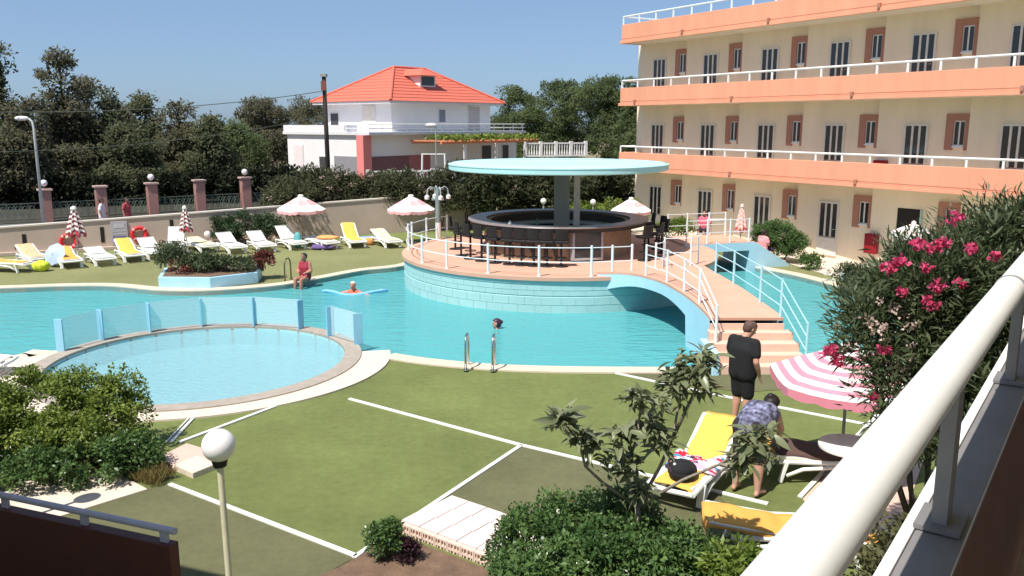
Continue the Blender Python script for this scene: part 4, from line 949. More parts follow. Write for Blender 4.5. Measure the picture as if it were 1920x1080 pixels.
far_l = [((12, 508), 12, 'white sun lounger under an orange towel at the left edge', (orange, 'orange towel spread on the leftmost lounger'), -.15),
         ((62, 494), 30, 'white sun lounger with a striped beige towel near the left edge', (M('beige_towel', (.62, .45, .26), .95, .2, 9), 'beige towel hung over the lounger near the left edge'), FZ),
         ((128, 498), 25, 'white sun lounger beside the small blue parasol', (orange, 'small orange towel on the lounger beside the blue parasol'), FZ - 0.12),
         ((188, 494), 18, 'empty white sun lounger left of the yellow covered one', None, FZ - 0.07),
         ((243, 487), 40, 'white sun lounger under the yellow towel below the right lifebuoy', (yellow, 'yellow towel on the lounger below the right lifebuoy'), FZ - 0.12),
         ((286, 482), 35, 'empty white sun lounger right of the yellow covered one', None, FZ - 0.12),
         ((330, 470), 65, 'white sun lounger with its back upright behind the planter shrubs', None, FZ - .5),
         ((378, 470), 12, 'white sun lounger with a pale cloth beside the small globe lamp', (M('pale_cloth', (.72, .62, .40), .95), 'pale yellow cloth on the lounger beside the small globe lamp'), FZ - 0.02),
         ((434, 472), 38, 'empty white sun lounger below the rounded dark green hedge', None, FZ - 0.12),
         ((490, 469), 38, 'empty white sun lounger right below the hedge, left of the upright one', None, FZ - 0.17),
         ((545, 465), 60, 'white sun lounger with raised back under the left open parasol', None, FZ - .1),
         ((602, 464), 5, 'flat white sun lounger heaped with bags between the open parasols', None, FZ - 0.02),
         ((662, 461), 62, 'white sun lounger with raised back under a golden towel', (yellow, 'golden towel over the raised back of the lounger'), FZ - 0.32),
         ((724, 461), 30, 'white sun lounger with a flowered towel beside the island', (M('flower_towel', (.76, .62, .42), .95, .35, 14), 'flowered towel on the lounger beside the island'), FZ - 0.22)]
for (px, py), ang, lb, tw, rz in far_l:
    ang = round(ang * .68)
    p = G(px, py); lounger((p.x, p.y, 0), rz, ang, lb)
    if tw: towel(tw[1], R(ang), tw[0], .75, True, 'towel', (p.x, p.y, 0), rz)
p = G(-2, 704); lounger((p.x - .75, p.y, .0), .1, 30, 'white sun lounger cut by the left edge beside the paddling pool')
# near loungers
LA, LB_, LC = Vector((2.62, 11.30)), Vector((4.55, 11.62)), Vector((3.30, 9.38))
ra = math.atan2(-1.8, -1.25)
lounger((LA.x, LA.y), ra, 32, 'white sun lounger with a black bag and printed towel in front of the bending woman'); towel('yellow towel on the near lounger behind the black bag', R(32), yellow, .93, True, 'towel', (LA.x, LA.y, 0), ra)
lounger((LB_.x, LB_.y), R(-8), 5, 'white sun lounger in the parasol shade beside the round table'); towel('orange towel on the lounger in the parasol shade', R(5), orange, .9, True, 'towel', (LB_.x, LB_.y, 0), R(-8))
lounger((LC.x, LC.y), R(-7), 8, 'white sun lounger nearest to the balcony rail'); towel('orange towel on the lounger nearest to the balcony rail', R(8), orange, .93, True, 'towel', (LC.x, LC.y, 0), R(-7), w_=.66)
# things on the near lounger
def atl(base, rz, x, y, z): return Vector((base.x + x * math.cos(rz) - y * math.sin(rz), base.y + x * math.sin(rz) + y * math.cos(rz), z))
bp = atl(LA, ra, .62, .02, .35); t = thing('black_bag', 'black backpack lying on the yellow towelled lounger', 'bag', bp, ra + .4)
m = MB(); m.ell((0, 0, .10), (.27, .20, .11), 20); m.ell((.13, .0, .14), (.13, .15, .09), 14); m.build('bag_body', blackc, t, smooth=True)
m = MB(); m.tube([(-.22, -.08, .14), (-.1, -.17, .19), (.05, -.19, .16), (.18, -.13, .12)], .018, 6); m.build('strap', M('bag_strap', (.05, .02, .03), .8), t, smooth=True)
m = MB(); m.ell((.12, -.10, .21), .022, 8); m.build('badge', white, t, smooth=True)
m = MB(); m.tube([(-.2, .14, .1), (-.32, .1, .05), (-.3, -.06, .04)], .012, 6); m.build('cord', M('yellow_cord', (.75, .55, .05), .6), t, smooth=True)
# patterned towel: a heap of coloured cloth patches
tm = [M('print_white', (.78, .74, .76), .95), M('print_red', (.62, .02, .05), .95), M('print_blue2', (.05, .28, .50), .95), M('print_navy', (.02, .03, .08), .95), M('print_pink', (.66, .40, .50), .95)]
m = MB(); NX, NY = 16, 14
for i in range(NX + 1):
    for j in range(NY + 1):
        x, y = i / NX - .5, j / NY - .5; m.v.append((x * .62, y * .70, .035 + .03 * math.sin(7 * x + 2) * math.cos(6 * y) + .02 * math.sin(15 * y + 9 * x) - .05 * max(0, abs(y) - .42) * 6))
rr = random.Random(4); pat = {}
for i in range(NX):
    for j in range(NY):
        kx = (i // 2, (j + i % 3) // 2); pat.setdefault(kx, rr.choices(range(5), [5, 3, 2, 1.2, 2.5])[0]); a = i * (NY + 1) + j; m.f.append((a, a + NY + 1, a + NY + 2, a + 1)); m.mi.append(pat[kx])
o = m.build('beach_towel', tm, smooth=True); s_ = o.modifiers.new('t', 'SOLIDIFY'); s_.thickness = .012; o.location = atl(LA, ra, .12, .0, .34); o.rotation_euler = (0, 0, ra + .15); tag(o, 'crumpled red, white and blue printed towel on the near lounger', 'towel')
# dark brown cloth laid over the orange towel in place of the parasol's shadow
o = towel('dark brown cloth standing for the parasol shadow on the lounger', R(5), brown, .75, True, 'towel', (LB_.x + .24, LB_.y - .033, .028), R(-8), w_=.64)
# round table
tb_ = thing('round_table', 'round white plastic table under the striped parasol', 'table', (4.62, 11.02, 0))
m = MB(); m.lathe([(.001, .70), (.40, .70), (.42, .705), (.425, .69), (.42, .66), (.405, .655), (.40, .675), (.001, .68)], 40); m.build('table_top', plastic, tb_, smooth='auto')
m = MB(); m.lathe([(.055, .675), (.05, .3), (.06, .12)], 14); m.build('pedestal', plastic, tb_, smooth='auto')
for k in range(4):
    a = k * math.pi / 2 + .5; m = MB(); m.bar((.04 * math.cos(a), .04 * math.sin(a), .13), (.32 * math.cos(a), .32 * math.sin(a), .025), .05, .05); m.build('foot', plastic, tb_, bevel=.01)

def parasol(label, loc, zrim, zap, rad, m1, m2, bands=5, n=8, tilt=(0, 0), pole=white, rot=.2, group='open striped parasols'):
    t = thing('parasol', label, 'parasol', (loc[0], loc[1], loc[2] if len(loc) > 2 else 0), 0, group)
    m = MB(); m.tube([(0, 0, 0), (0, 0, zap + .06)], .022, 10); m.build('pole', pole, t, smooth='auto')
    m = MB(); m.lathe([(.001, .10), (.06, .10), (.22, .05), (.24, 0)], 18); m.build('base', M('parasol_base', (.35, .33, .32), .8), t, smooth='auto')
    def pt(k, q, dz=0):
        a = 2 * math.pi * k / n + rot; r_ = rad * q; z = zap + (zrim - zap) * (q ** 1.15) + dz
        return Vector((r_ * math.cos(a), r_ * math.sin(a), z + tilt[0] * r_ * math.cos(a) + tilt[1] * r_ * math.sin(a)))
    for k in range(n):
        m = MB()
        for b in range(bands):
            q0, q1 = b / bands, (b + 1) / bands; SEG = 4; base = len(m.v)
            for q in (q0, q1):
                A, B = pt(k, max(q, .01)), pt(k + 1, max(q, .01))
                for s in range(SEG + 1):
                    f = s / SEG; v = A.lerp(B, f); v.z -= .045 * q * rad * 4 * f * (1 - f); m.v.append(tuple(v))
            for s in range(SEG): m.f.append((base + s, base + SEG + 1 + s, base + SEG + 2 + s, base + s + 1)); m.mi.append(b % 2)
        base = len(m.v)      # scalloped valance
        A, B = pt(k, 1), pt(k + 1, 1); SEG = 12
        for row in range(2):
            for s in range(SEG + 1):
                f = s / SEG; v = A.lerp(B, f); v.z -= .045 * rad * 4 * f * (1 - f); v.z -= row * (.10 + .035 * abs(math.sin(f * math.pi * 3))); m.v.append(tuple(v))
        for s in range(SEG): m.f.append((base + s, base + SEG + 1 + s, base + SEG + 2 + s, base + s + 1)); m.mi.append((bands) % 2)
        m.build('canopy_panel', [m1, m2], t)
        m = MB(); m.tube([pt(k, .06, -.03), pt(k, .98, -.03)], .012, 5); m.build('rib', pole, t)
    m = MB(); m.lathe([(.02, zap + .05), (.10 * rad, zap + .04), (.13 * rad, zap - .03)], 12); m.build('top_cap', m1, t, smooth='auto')
    return t
parasol('near pink and white striped parasol shading the round table', (4.72, 11.55), 1.50, 1.96, 1.10, whitec, M('rose_stripe', (.70, .25, .32), .9, .08, 5), 13, 6, (0.0, .02), M('grey_green_pole', (.30, .30, .24), .5), .45)
for (px, py, Y), lb in (((565, 392, 35.5), 'open pink parasol left of the other above the white loungers'), ((771, 392, 36.0), 'open pink parasol between the golden towel lounger and the lamp post')):
    p = D(px, py, Y); zt = D(px, py - 25, Y).z; parasol(lb, (p.x, Y), p.z, zt, 1.0, whitec, pinkl, 3, 8, (0, 0), M('tan_pole', (.36, .28, .20), .7), .1)
p = D(1183, 394, 36.5); parasol('open pink parasol behind the right side of the pool bar', (p.x, 36.5), p.z, D(1183, 372, 36.5).z, .9, whitec, pinkl, 3, 8)
p = D(1712, 436, 20.0); parasol('pale parasol behind the flowering oleander on the right', (p.x, 20.0), p.z, p.z + .22, .48, M('pale_pink_canvas', (.80, .62, .58), .9), whitec, 3, 8)
def furled(label, loc, z0, z1, r0, mats, dark=True):
    t = thing('parasol', label, 'parasol', (loc[0], loc[1], loc[2] if len(loc) > 2 else 0), 0, 'closed parasols')
    m = MB(); m.tube([(0, 0, 0), (0, 0, z1 + .08)], .025, 8); m.build('pole', white, t)
    NR, NS = 12, 32; m = MB()
    for i in range(NR + 1):
        q = i / NR; z = z1 + (z0 - z1) * q; r_ = r0 * (.12 + .88 * q ** .8) * (1.0 if q < .93 else .92)
        for s in range(NS):
            a = 2 * math.pi * s / NS; rr_ = r_ * (1 + .22 * math.cos(8 * a)); m.v.append((rr_ * math.cos(a), rr_ * math.sin(a), z - .04 * math.cos(8 * a) * q))
    for i in range(NR):
        for s in range(NS):
            s2 = (s + 1) % NS; m.f.append((i * NS + s, i * NS + s2, (i + 1) * NS + s2, (i + 1) * NS + s)); m.mi.append(1 if (i // 1 + s // 4) % 2 and i > 0 else (2 if i >= NR - 2 and s % 5 else 0))
    m.build('furled_canopy', mats, t)
    m = MB(); m.lathe([(.03, z1 + .07), (r0 * .28, z1 + .04), (r0 * .34, z1 - .04)], 12); m.build('top_cap', mats[0], t)
    m = MB(); m.lathe([(.001, .10), (.06, .10), (.2, .05), (.22, 0)], 16); m.build('base', M('parasol_base', (.35, .33, .32), .8), t)
    return t
p = D(143, 445, 31.6); furled('closed checked parasol at the left lifebuoy', (p.x, 31.6), D(143, 443, 31.6).z, D(143, 390, 31.6).z, .33, [whitec, M('maroon_check', (.22, .05, .06), .9), redc])
p = D(349, 434, 33.4); furled('closed striped parasol behind the upright lounger', (p.x, 33.4), D(349, 434, 33.4).z, D(349, 389, 33.4).z, .25, [whitec, M('maroon_check', (.22, .05, .06), .9), redc])
p = D(1389, 436, 32.0); furled('closed faded pink parasol at the side bridge', (p.x, 32.0), D(1389, 434, 32).z, D(1389, 386, 32).z, .22, [M('pale_pink_canvas', (.80, .62, .58), .9), M('faded_red', (.62, .36, .30), .9), redc])
# small pale blue children's parasol lying tilted on the lawn
p = G(105, 500); t = thing('small_parasol', 'small pale blue parasol lying tilted on a lounger at the left', 'parasol', (p.x, p.y, .45)); m = MB(); pb = M('pale_blue_canvas', (.42, .52, .78), .8)
for k in range(8):
    a, b = k * math.pi / 4, (k + 1) * math.pi / 4; m.add([(0, 0, .12), (.42 * math.cos(a), .42 * math.sin(a), 0), (.42 * math.cos(b), .42 * math.sin(b), 0)], [(0, 1, 2)])
o = m.build('canopy', pb, t); s_ = o.modifiers.new('t', 'SOLIDIFY'); s_.thickness = .01; m = MB(); m.tube([(0, 0, .16), (0, 0, -.5)], .012, 6); m.build('stick', white, t); t.rotation_euler = (R(62), 0, R(-12))
# beach things by the far loungers
def blob_thing(name, label, cat, loc, r, mt, n=14):
    t = MB(); t.ell((0, 0, r[2] * .9), r, n); o = t.build(name, mt, smooth=True); o.location = loc
    dsp = np.array([v.co for v in o.data.vertices]); k = 1 + .16 * np.sin(dsp[:, 0] * 17 + 1) * np.cos(dsp[:, 1] * 15) + .08 * np.sin(dsp[:, 2] * 30)
    dsp[:, :2] *= k[:, None]; o.data.vertices.foreach_set('co', dsp.astype(np.float32).ravel()); tag(o, label, cat); return o
blob_thing('beach_bag', 'bright lime beach bag on the grass beside the blue parasol', 'bag', G(78, 508), (.30, .24, .20), M('lime_cloth', (.62, .72, .05), .8, .3, 8))
p = G(600, 463); blob_thing('beach_bag', 'teal beach bag leaning on the flat lounger', 'bag', (p.x - .85, p.y - .25, 0), (.2, .16, .34), M('teal_cloth', (.10, .34, .36), .8, .4, 9))
blob_thing('beach_bag', 'orange bundle on the flat lounger between the open parasols', 'bag', (p.x + .35, p.y - .1, .34), (.42, .22, .09), M('orange_bundle', (.80, .36, .12), .9))
blob_thing('beach_bag', 'violet bundle on the ground under the flat lounger', 'bag', (p.x + .25, p.y - .75, 0), (.5, .2, .12), M('violet_cloth', (.14, .09, .24), .9))
p = G(688, 458); blob_thing('inflatable_ring', 'blue and white inflatable lying between the golden and the flowered lounger', 'inflatable', (p.x, p.y + .4, .12), (.55, .3, .09), M('blue_inflatable', (.26, .44, .78), .4, .4, 6))
blob_thing('beach_bag', 'orange bag beside the flowered towel lounger', 'bag', (p.x + .1, p.y - .2, 0), (.26, .2, .17), M('orange_bundle', (.80, .36, .12), .9))
# small garden globe lamps
for px, py, Y, lb in ((389, 439, 34.2, 'small globe lamp on a short post before the rounded hedge'), (1019, 377, 37.0, 'small white globe lamp behind the bar, left of the column'), (1112, 379, 38.0, 'small white globe lamp behind the bar, right of the column')):
    p = D(px, py, Y); t = thing('garden_lamp', lb, 'lamp', (p.x, Y, 0), 0, 'small globe garden lamps'); m = MB(); m.tube([(0, 0, 0), (0, 0, p.z - .1)], .03, 8); m.build('post', grey, t); m = MB(); m.ell((0, 0, p.z), .13, 14); m.build('globe', globe, t, smooth=True)

# ================================================================== TREES AND SHRUBS
def tree(label, px, ytop, Y, wpx, mat, n=70, per=70, zlow=.12, leaf=.25, name='pine_tree', group='trees beyond the street', cl=.8, nblob=9, z0=0., pointed=True):
    top = D(px, ytop, Y); wr = wpx / 2 * Y / FPX; H_ = top.z; t = thing(name, label, 'tree', (top.x, Y, z0), 0, group)
    m = MB(); pts = [(0, 0, -.1)]; x = y = 0
    for q in (.25, .5, .75, .95): x += random.uniform(-.12, .12); y += random.uniform(-.12, .12); pts.append((x, y, H_ * q))
    m.tube(pts, [.05 * H_ * .55, .04 * H_ * .5, .03 * H_ * .5, .02 * H_ * .45, .02], 8)
    blobs = []
    for k in range(nblob):
        q = zlow + (1 - zlow) * (k + .5) / nblob; env = min(1, ((1 - q) * 1.15 + .10)) ** .75 * (1.15 if q > .25 else 1.) if pointed else math.sin(math.pi * min(1, max(.08, (1 - q) * .80 + .12))) ** .7 * 1.15; rad = max(.35, wr * env)
        a = random.uniform(0, 6.28); off = rad * random.uniform(.15, .5); r_ = max(.4, rad * random.uniform(.55, .8)); hz = min(r_ * random.uniform(.6, .9), H_ * .18)
        c = (math.cos(a) * off, math.sin(a) * off, min(H_ * q, H_ - hz * .9)); blobs.append((c, (r_, r_, hz)))
        m.tube([(0, 0, max(.1, H_ * q - .8)), (c[0] * .6, c[1] * .6, c[2] - .1), (c[0] * 1.3, c[1] * 1.3, c[2] + .1)], [.07, .05, .02], 5)
    blobs.append(((0, 0, H_ - .5), (max(.35, wr * .25), max(.35, wr * .25), .55)))
    m.build('trunk', bark, t, smooth=True)
    crown('crown', blobs, int(n * 1.25), int(per * 1.3), cl, leaf, leaf * .5, mat, t, jitter=1.0, local_off=(0, 0, 0)); return t
TG = 'trees beyond the street'
tree('tall dark pine cut by the left edge of the photo', -12, 86, 55, 110, lf_pine, 90, 80)
tree('broad tall pine behind the street lamp', 108, 103, 58, 150, lf_pine2, 130, 80, nblob=11)
tree('thin pale pine right of the broad tall one', 157, 150, 63, 60, lf_pine2, 45, 60)
tree('narrow pine with pointed top left of the wire crossing', 196, 176, 60, 90, lf_pine, 70, 80)
tree('loose round topped pine in the middle of the left trees', 268, 182, 62, 120, lf_pine, 80, 80)
tree('low wide pine right of the middle of the left trees', 330, 200, 60, 130, lf_pine2, 100, 80)
tree('low bushy pine at the dip in the tree line', 390, 226, 58, 110, lf_pine, 90, 80)
tree('brownish pine filling the row at the far left', 40, 190, 52, 150, lf_pine2, 120, 80)
tree('short dark pine below the narrow pointed one', 240, 240, 55, 150, lf_pine, 120, 80)
tree('greenish tree left of the white house, in front', 440, 240, 64, 90, lf_tree, 100, 80)
tree('tall brownish tree close to the left side of the house', 492, 190, 86, 130, lf_pine2, 130, 80, pointed=False)
tree('dark tree half hidden by the left wing of the house', 560, 188, 92, 130, lf_pine2, 110, 70, pointed=False)
tree('green round tree touching the right eaves of the house', 955, 166, 92, 110, lf_tree, 100, 80, group='trees right of the house', pointed=False)
tree('big green tree in the gap between house and hotel', 1060, 153, 90, 170, lf_tree, 170, 90, nblob=12, group='trees right of the house', pointed=False)
tree('tall green tree beside the left end of the hotel', 1150, 148, 84, 130, lf_tree, 150, 90, nblob=12, group='trees right of the house', pointed=False)
tree('lower grey green tree behind the right balustrade', 1005, 205, 88, 110, lf_tree, 90, 80, group='trees right of the house', pointed=False)
tree('greenish tree in the dip left of the tall brownish one', 425, 236, 78, 120, lf_tree, 100, 80, pointed=False)
tree('dark pine between the narrow pointed and the loose round topped one', 232, 205, 66, 110, lf_pine2, 90, 80)
tree('dark tree right behind the hotel corner', 1215, 190, 70, 110, lf_tree, 90, 80, group='trees right of the house', pointed=False)
def shrub(label, blobs, nclump, per, cl, leaf, wdt, mat, name='shrub', cat='shrub', group=None, stems=5, base=None, jitter=.9, flat=.8, stemmat=bark, shell=(.5, 1.), extra=None, droop=0.):
    """blobs in world coordinates; stems run from the base into the blobs"""
    C = np.array([b[0] for b in blobs]); bx = base if base is not None else Vector((C[:, 0].mean(), C[:, 1].mean(), 0)); t = thing(name, label, cat, bx, 0, group)
    m = MB()
    for k in range(stems):
        b = blobs[k % len(blobs)]; e = Vector(b[0]); s = Vector((bx.x + random.uniform(-.15, .15), bx.y + random.uniform(-.15, .15), bx.z - .05)); mid = s.lerp(e, .5) + Vector((random.uniform(-.1, .1), random.uniform(-.1, .1), 0))
        m.tube([s, mid, e], [.035, .025, .01], 5)
    m.build('stems', stemmat, t, local=False)
    crown('foliage', blobs, nclump, per, cl, leaf, wdt, mat, t, jitter=jitter, flat=flat, shell=shell, droop=droop)
    if extra: extra(t)
    return t
def petals(t, pts, rad, n, mat, size, name='flower_cluster'):
    for p in pts:
        P = np.array(p) + unit(n) * (rng.random(n) ** .5)[:, None] * rad * np.array([1, 1, .8]); leaf_mesh(name, P, unit(n) + (P - np.array(p)) / rad, unit(n), size, size * .9, [mat], t, wl(t))['kind'] = 'stuff'
# dark hedge row behind the street fence
for i, (px, yt, lb) in enumerate(((-20, 330, 'dark hedge bush at the left edge behind the iron fence'), (70, 335, 'dark hedge bush behind the leftmost brick pillar'), (170, 338, 'dark hedge bush behind the second brick pillar'), (270, 332, 'dark hedge bush behind the middle brick pillar'), (365, 322, 'dark hedge bush behind the fourth brick pillar'), (460, 318, 'dark hedge bush behind the fifth brick pillar'), (530, 316, 'dark hedge bush left of the white house'))):
    Y = 50.5 + i * .9; p = D(px, yt, Y); shrub(lb, [((p.x, Y + .8, p.z * .5), (2.0, 1.0, p.z * .5)), ((p.x + 1, Y + .9, p.z * .45), (1.8, 1.0, p.z * .45)), ((p.x - 1.2, Y + .7, p.z * .4), (1.5, .9, p.z * .42))], 60, 60, .6, .26, .14, LEAF('dark_hedge_leaves', (.010, .014, .008), (.035, .042, .022), .15, .7), 'hedge_bush', 'hedge', 'dark bushes behind the street fence')
# oleander hedge between the garden wall and the house
ol = [(545, 330, 39.0, 'left end'), (600, 318, 40.5, 'below the utility pole'), (655, 312, 41.0, 'left of the porch'), (712, 318, 41.5, 'below the porch'), (768, 322, 41.0, 'above the middle parasol'), (822, 320, 41.5, 'behind the lamp post'), (880, 305, 42.0, 'behind the left end of the bar')]
for i, (px, yt, Y, wh) in enumerate(ol):
    p = D(px, yt, Y); zb = 1.15
    bl_ = [((p.x + random.uniform(-.6, .6), Y - .6 + random.uniform(-.4, .4), random.uniform(1.5, p.z - .55)), (random.uniform(.7, 1.0), .8, random.uniform(.5, .7))) for _ in range(7)] + [((p.x, Y - .5, p.z - .55), (.8, .7, .55)), ((p.x + .3, Y - 1.2, 1.35), (.75, .6, .5))]
    def ex(t, p=p, Y=Y): petals(t, [(p.x + random.uniform(-1.0, 1.0), Y - 1.4 + random.uniform(-.2, .2), random.uniform(1.2, p.z - .2)) for _ in range(5)], .10, 14, lf_palep, .07)
    shrub(f'tall oleander of the garden hedge {wh}', bl_, 85, 60, .42, .20, .055, lf_oleh, 'oleander', 'shrub', 'tall oleanders of the garden hedge', 7, Vector((p.x, Y - .8, 0)), extra=ex)
# dark growth behind the bar
for px, yt, Y, w_, lb in ((930, 318, 41, 1.3, 'dark leafy shrub behind the bar roof, left'), (1000, 322, 42, 1.3, 'dark leafy shrub behind the bar column'), (1110, 316, 43, 1.4, 'dark leafy shrub behind the bar, right of the column'), (1165, 325, 44, 1.2, 'dark leafy shrub at the left end of the hotel')):
    p = D(px, yt, Y); shrub(lb, [((p.x + random.uniform(-.5, .5) * w_, Y + random.uniform(-.5, .5), q * p.z), (w_, .9, .75)) for q in (.25, .45, .62, .78)], 90, 60, .45, .22, .09, LEAF('bar_shrub_leaves', (.030, .040, .020), (.10, .11, .055), .35, .8), 'leafy_shrub', 'shrub', 'dark shrubs behind the bar')
p0, p1 = D(1085, 388, 39.5), D(1185, 384, 39.5)
shrub('low light green trimmed hedge behind the bar', [((p0.x + (p1.x - p0.x) * q, 39.5, .75), (.7, .6, .75)) for q in (0, .25, .5, .75, 1)], 90, 60, .3, .12, .06, lf_light, 'trimmed_hedge', 'hedge')
p = D(458, 430, 35.6); shrub('rounded dark green hedge behind the empty loungers', [((p.x + dx, 35.8, z), (r_, .8, h_)) for dx, z, r_, h_ in ((-.9, .6, .75, .65), (0, .75, .85, .72), (.8, .65, .75, .68), (1.2, .5, .5, .5))], 130, 80, .24, .09, .04, LEAF('round_hedge_leaves', (.018, .045, .018), (.075, .125, .05), .3), 'rounded_hedge', 'hedge')
# planter shrubs
pc = G(385, 530)
def pex(t): petals(t, [(pc.x - .35 + random.uniform(-.5, .5), pc.y - .55, .55 + random.uniform(-.2, .25)) for _ in range(7)], .14, 26, lf_red, .07, 'red_sprig')
shrub('mixed dark shrubs filling the blue planter', [((pc.x - 1.0, pc.y + .05, .85), (.5, .45, .5)), ((pc.x - .45, pc.y + .1, .62), (.5, .45, .32)), ((pc.x + .2, pc.y, .62), (.5, .45, .32)), ((pc.x + .75, pc.y, .58), (.5, .4, .26)), ((pc.x + 1.25, pc.y + .1, .52), (.4, .35, .24))], 130, 60, .2, .11, .035, lf_ole, 'planter_shrub', 'shrub', base=Vector((pc.x, pc.y, .34)), extra=pex)
p = G(480, 524); shrub('dark red leaved plant at the right end of the planter', [((p.x + .15, p.y + .15, .62), (.35, .25, .2))], 24, 26, .2, .16, .05, lf_red, 'red_plant', 'plant', base=Vector((p.x + .1, p.y + .15, .34)))
# right bank
p = D(1462, 465, 31.0); shrub('rounded bright green bush in front of the hotel', [((p.x - .05, 31, .72), (.80, .75, .80)), ((p.x - .45, 31.2, .85), (.55, .6, .68)), ((p.x + .5, 30.9, .55), (.50, .6, .56))], 300, 80, .16, .06, .03, LEAF('green_bush_leaves', (.06, .12, .035), (.17, .27, .10), .4, .8), 'round_bush', 'bush')
p = D(1272, 445, 33.0); shrub('low yellow green bush behind the island deck', [((p.x, 33, 1.0), (.65, .5, .38)), ((p.x - .5, 33.1, .85), (.5, .4, .35))], 60, 60, .18, .08, .04, lf_brt, 'low_bush', 'bush')
p = D(1523, 474, 29.5); shrub('small dark bush beside the hotel doorstep', [((p.x, 29.5, .22), (.45, .35, .32))], 40, 50, .15, .07, .035, lf_bush, 'low_bush', 'bush')
p = D(1600, 492, 25.5)
def wex(t): petals(t, [(p.x - .1 + random.gauss(0, .28), 25.35 + random.uniform(-.15, .1), .52 + random.gauss(0, .16)) for _ in range(20)], .07, 22, lf_whitep, .05)
shrub('low oleander with white flowers beside the garden path', [((p.x, 25.5, .40), (.55, .45, .42)), ((p.x + .6, 25.2, .38), (.5, .45, .38))], 80, 50, .2, .12, .03, lf_ole, 'white_oleander', 'shrub', extra=wex)
p = D(1665, 500, 23.5); shrub('dark low shrub behind the garden path on the right', [((p.x, 23.6, .5), (.9, .6, .5)), ((p.x + .9, 23.2, .6), (.8, .6, .6))], 100, 50, .25, .12, .035, lf_ole, 'low_shrub', 'shrub')
# ---- foreground: big bush on the left
c = Vector((-6.35, 11.9, 0))
shrub('dense light and dark green bush at the left in front of the paddling pool', [((-8.18, 12.3, 0.51), (1.0, .8, .75)), ((-7.18, 12.5, 0.58), (.95, .75, .80)), ((-6.38, 12.6, 0.58), (.80, .65, .76)), ((-6.03, 12.4, 0.44), (.55, .5, .60)), ((-7.48, 11.8, 0.41), (1.0, .7, .65)), ((-6.48, 11.9, 0.36), (.8, .6, .58)), ((-8.88, 12.1, 0.51), (.8, .8, .7))], 430, 90, .17, .060, .034, lf_light, 'dense_bush', 'bush', stems=12, base=c)
shrub('dark leafy shrub at the foot of the light green bush', [((-6.0, 11.45, .28), (.65, .42, .34)), ((-6.8, 11.2, .25), (.65, .4, .3)), ((-5.55, 11.75, .25), (.42, .4, .3)), ((-7.6, 11.1, .25), (.6, .4, .3))], 150, 70, .15, .07, .035, lf_bush, 'dark_bush', 'bush')
pg = G(288, 900); P, out, cv = clump_points([((pg.x, pg.y, .06), (.3, .2, .12))], 40, 30, .10, (.2, 1))
t = thing('grass_tuft', 'tuft of dry grass beside the pale slab', 'grass', pg); P[:, 2] = np.abs(P[:, 2]) * .3; dd_ = unit(len(P)) * .6; dd_[:, 2] = 1; leaf_mesh('blades', P, dd_, unit(len(P)), rng.uniform(.10, .22, len(P)), .012, [lf_dry], t, wl(t), fold=0)
p = G(720, 1045); shrub('small dark green plant at the corner of the turf', [((p.x, p.y, .20), (.22, .2, .22)), ((p.x + .05, p.y, .36), (.14, .14, .12))], 60, 50, .08, .05, .022, lf_bush, 'small_plant', 'plant')
p = G(765, 1050); shrub('little purple leaved plant beside the small green one', [((p.x, p.y, .12), (.13, .12, .12))], 22, 40, .06, .05, .022, LEAF('purple_leaves', (.02, .008, .012), (.07, .025, .035), .2), 'purple_plant', 'plant')
# ---- bush at the bottom centre
def bex(t): petals(t, [tuple(D(1072, 948, 8.55))], .05, 16, LEAF('red_petals', (.5, .05, .03), (.7, .12, .06)), .05, 'red_flower')
shrub('broad glossy green bush at the bottom centre', [((.35, 8.25, .62), (.62, .55, .55)), ((1.0, 8.3, .70), (.7, .55, .58)), ((1.6, 8.0, .50), (.55, .5, .48)), ((.75, 7.6, .6), (.75, .6, .58)), ((1.5, 7.5, .6), (.75, .6, .6)), ((2.15, 7.5, .42), (.5, .5, .42)), ((.1, 7.7, .42), (.4, .45, .42)), ((2.3, 7.9, .25), (.4, .35, .26))], 640, 95, .14, .052, .029, lf_bush, 'glossy_bush', 'bush', stems=14, base=Vector((1.2, 7.9, 0)), extra=bex)
shrub('bright yellow green new shoots on the right of the glossy bush', [((2.1, 7.35, .98), (.26, .22, .16)), ((1.95, 7.2, .9), (.2, .2, .16))], 40, 40, .10, .08, .026, lf_brt, 'bright_shrub', 'bush', base=Vector((2.1, 7.35, 0)))
shrub('low bush below the white balcony rail', [((2.9, 6.2, .6), (.8, .7, .55)), ((3.5, 6.9, .6), (.7, .7, .55)), ((3.9, 7.6, .7), (.6, .6, .6)), ((2.5, 5.4, .5), (.7, .6, .5)), ((4.4, 6.6, .8), (.7, .7, .6))], 260, 70, .2, .075, .035, LEAF('dry_bush_leaves', (.05, .06, .02), (.17, .16, .07), .3), 'low_bush', 'bush', stems=8)
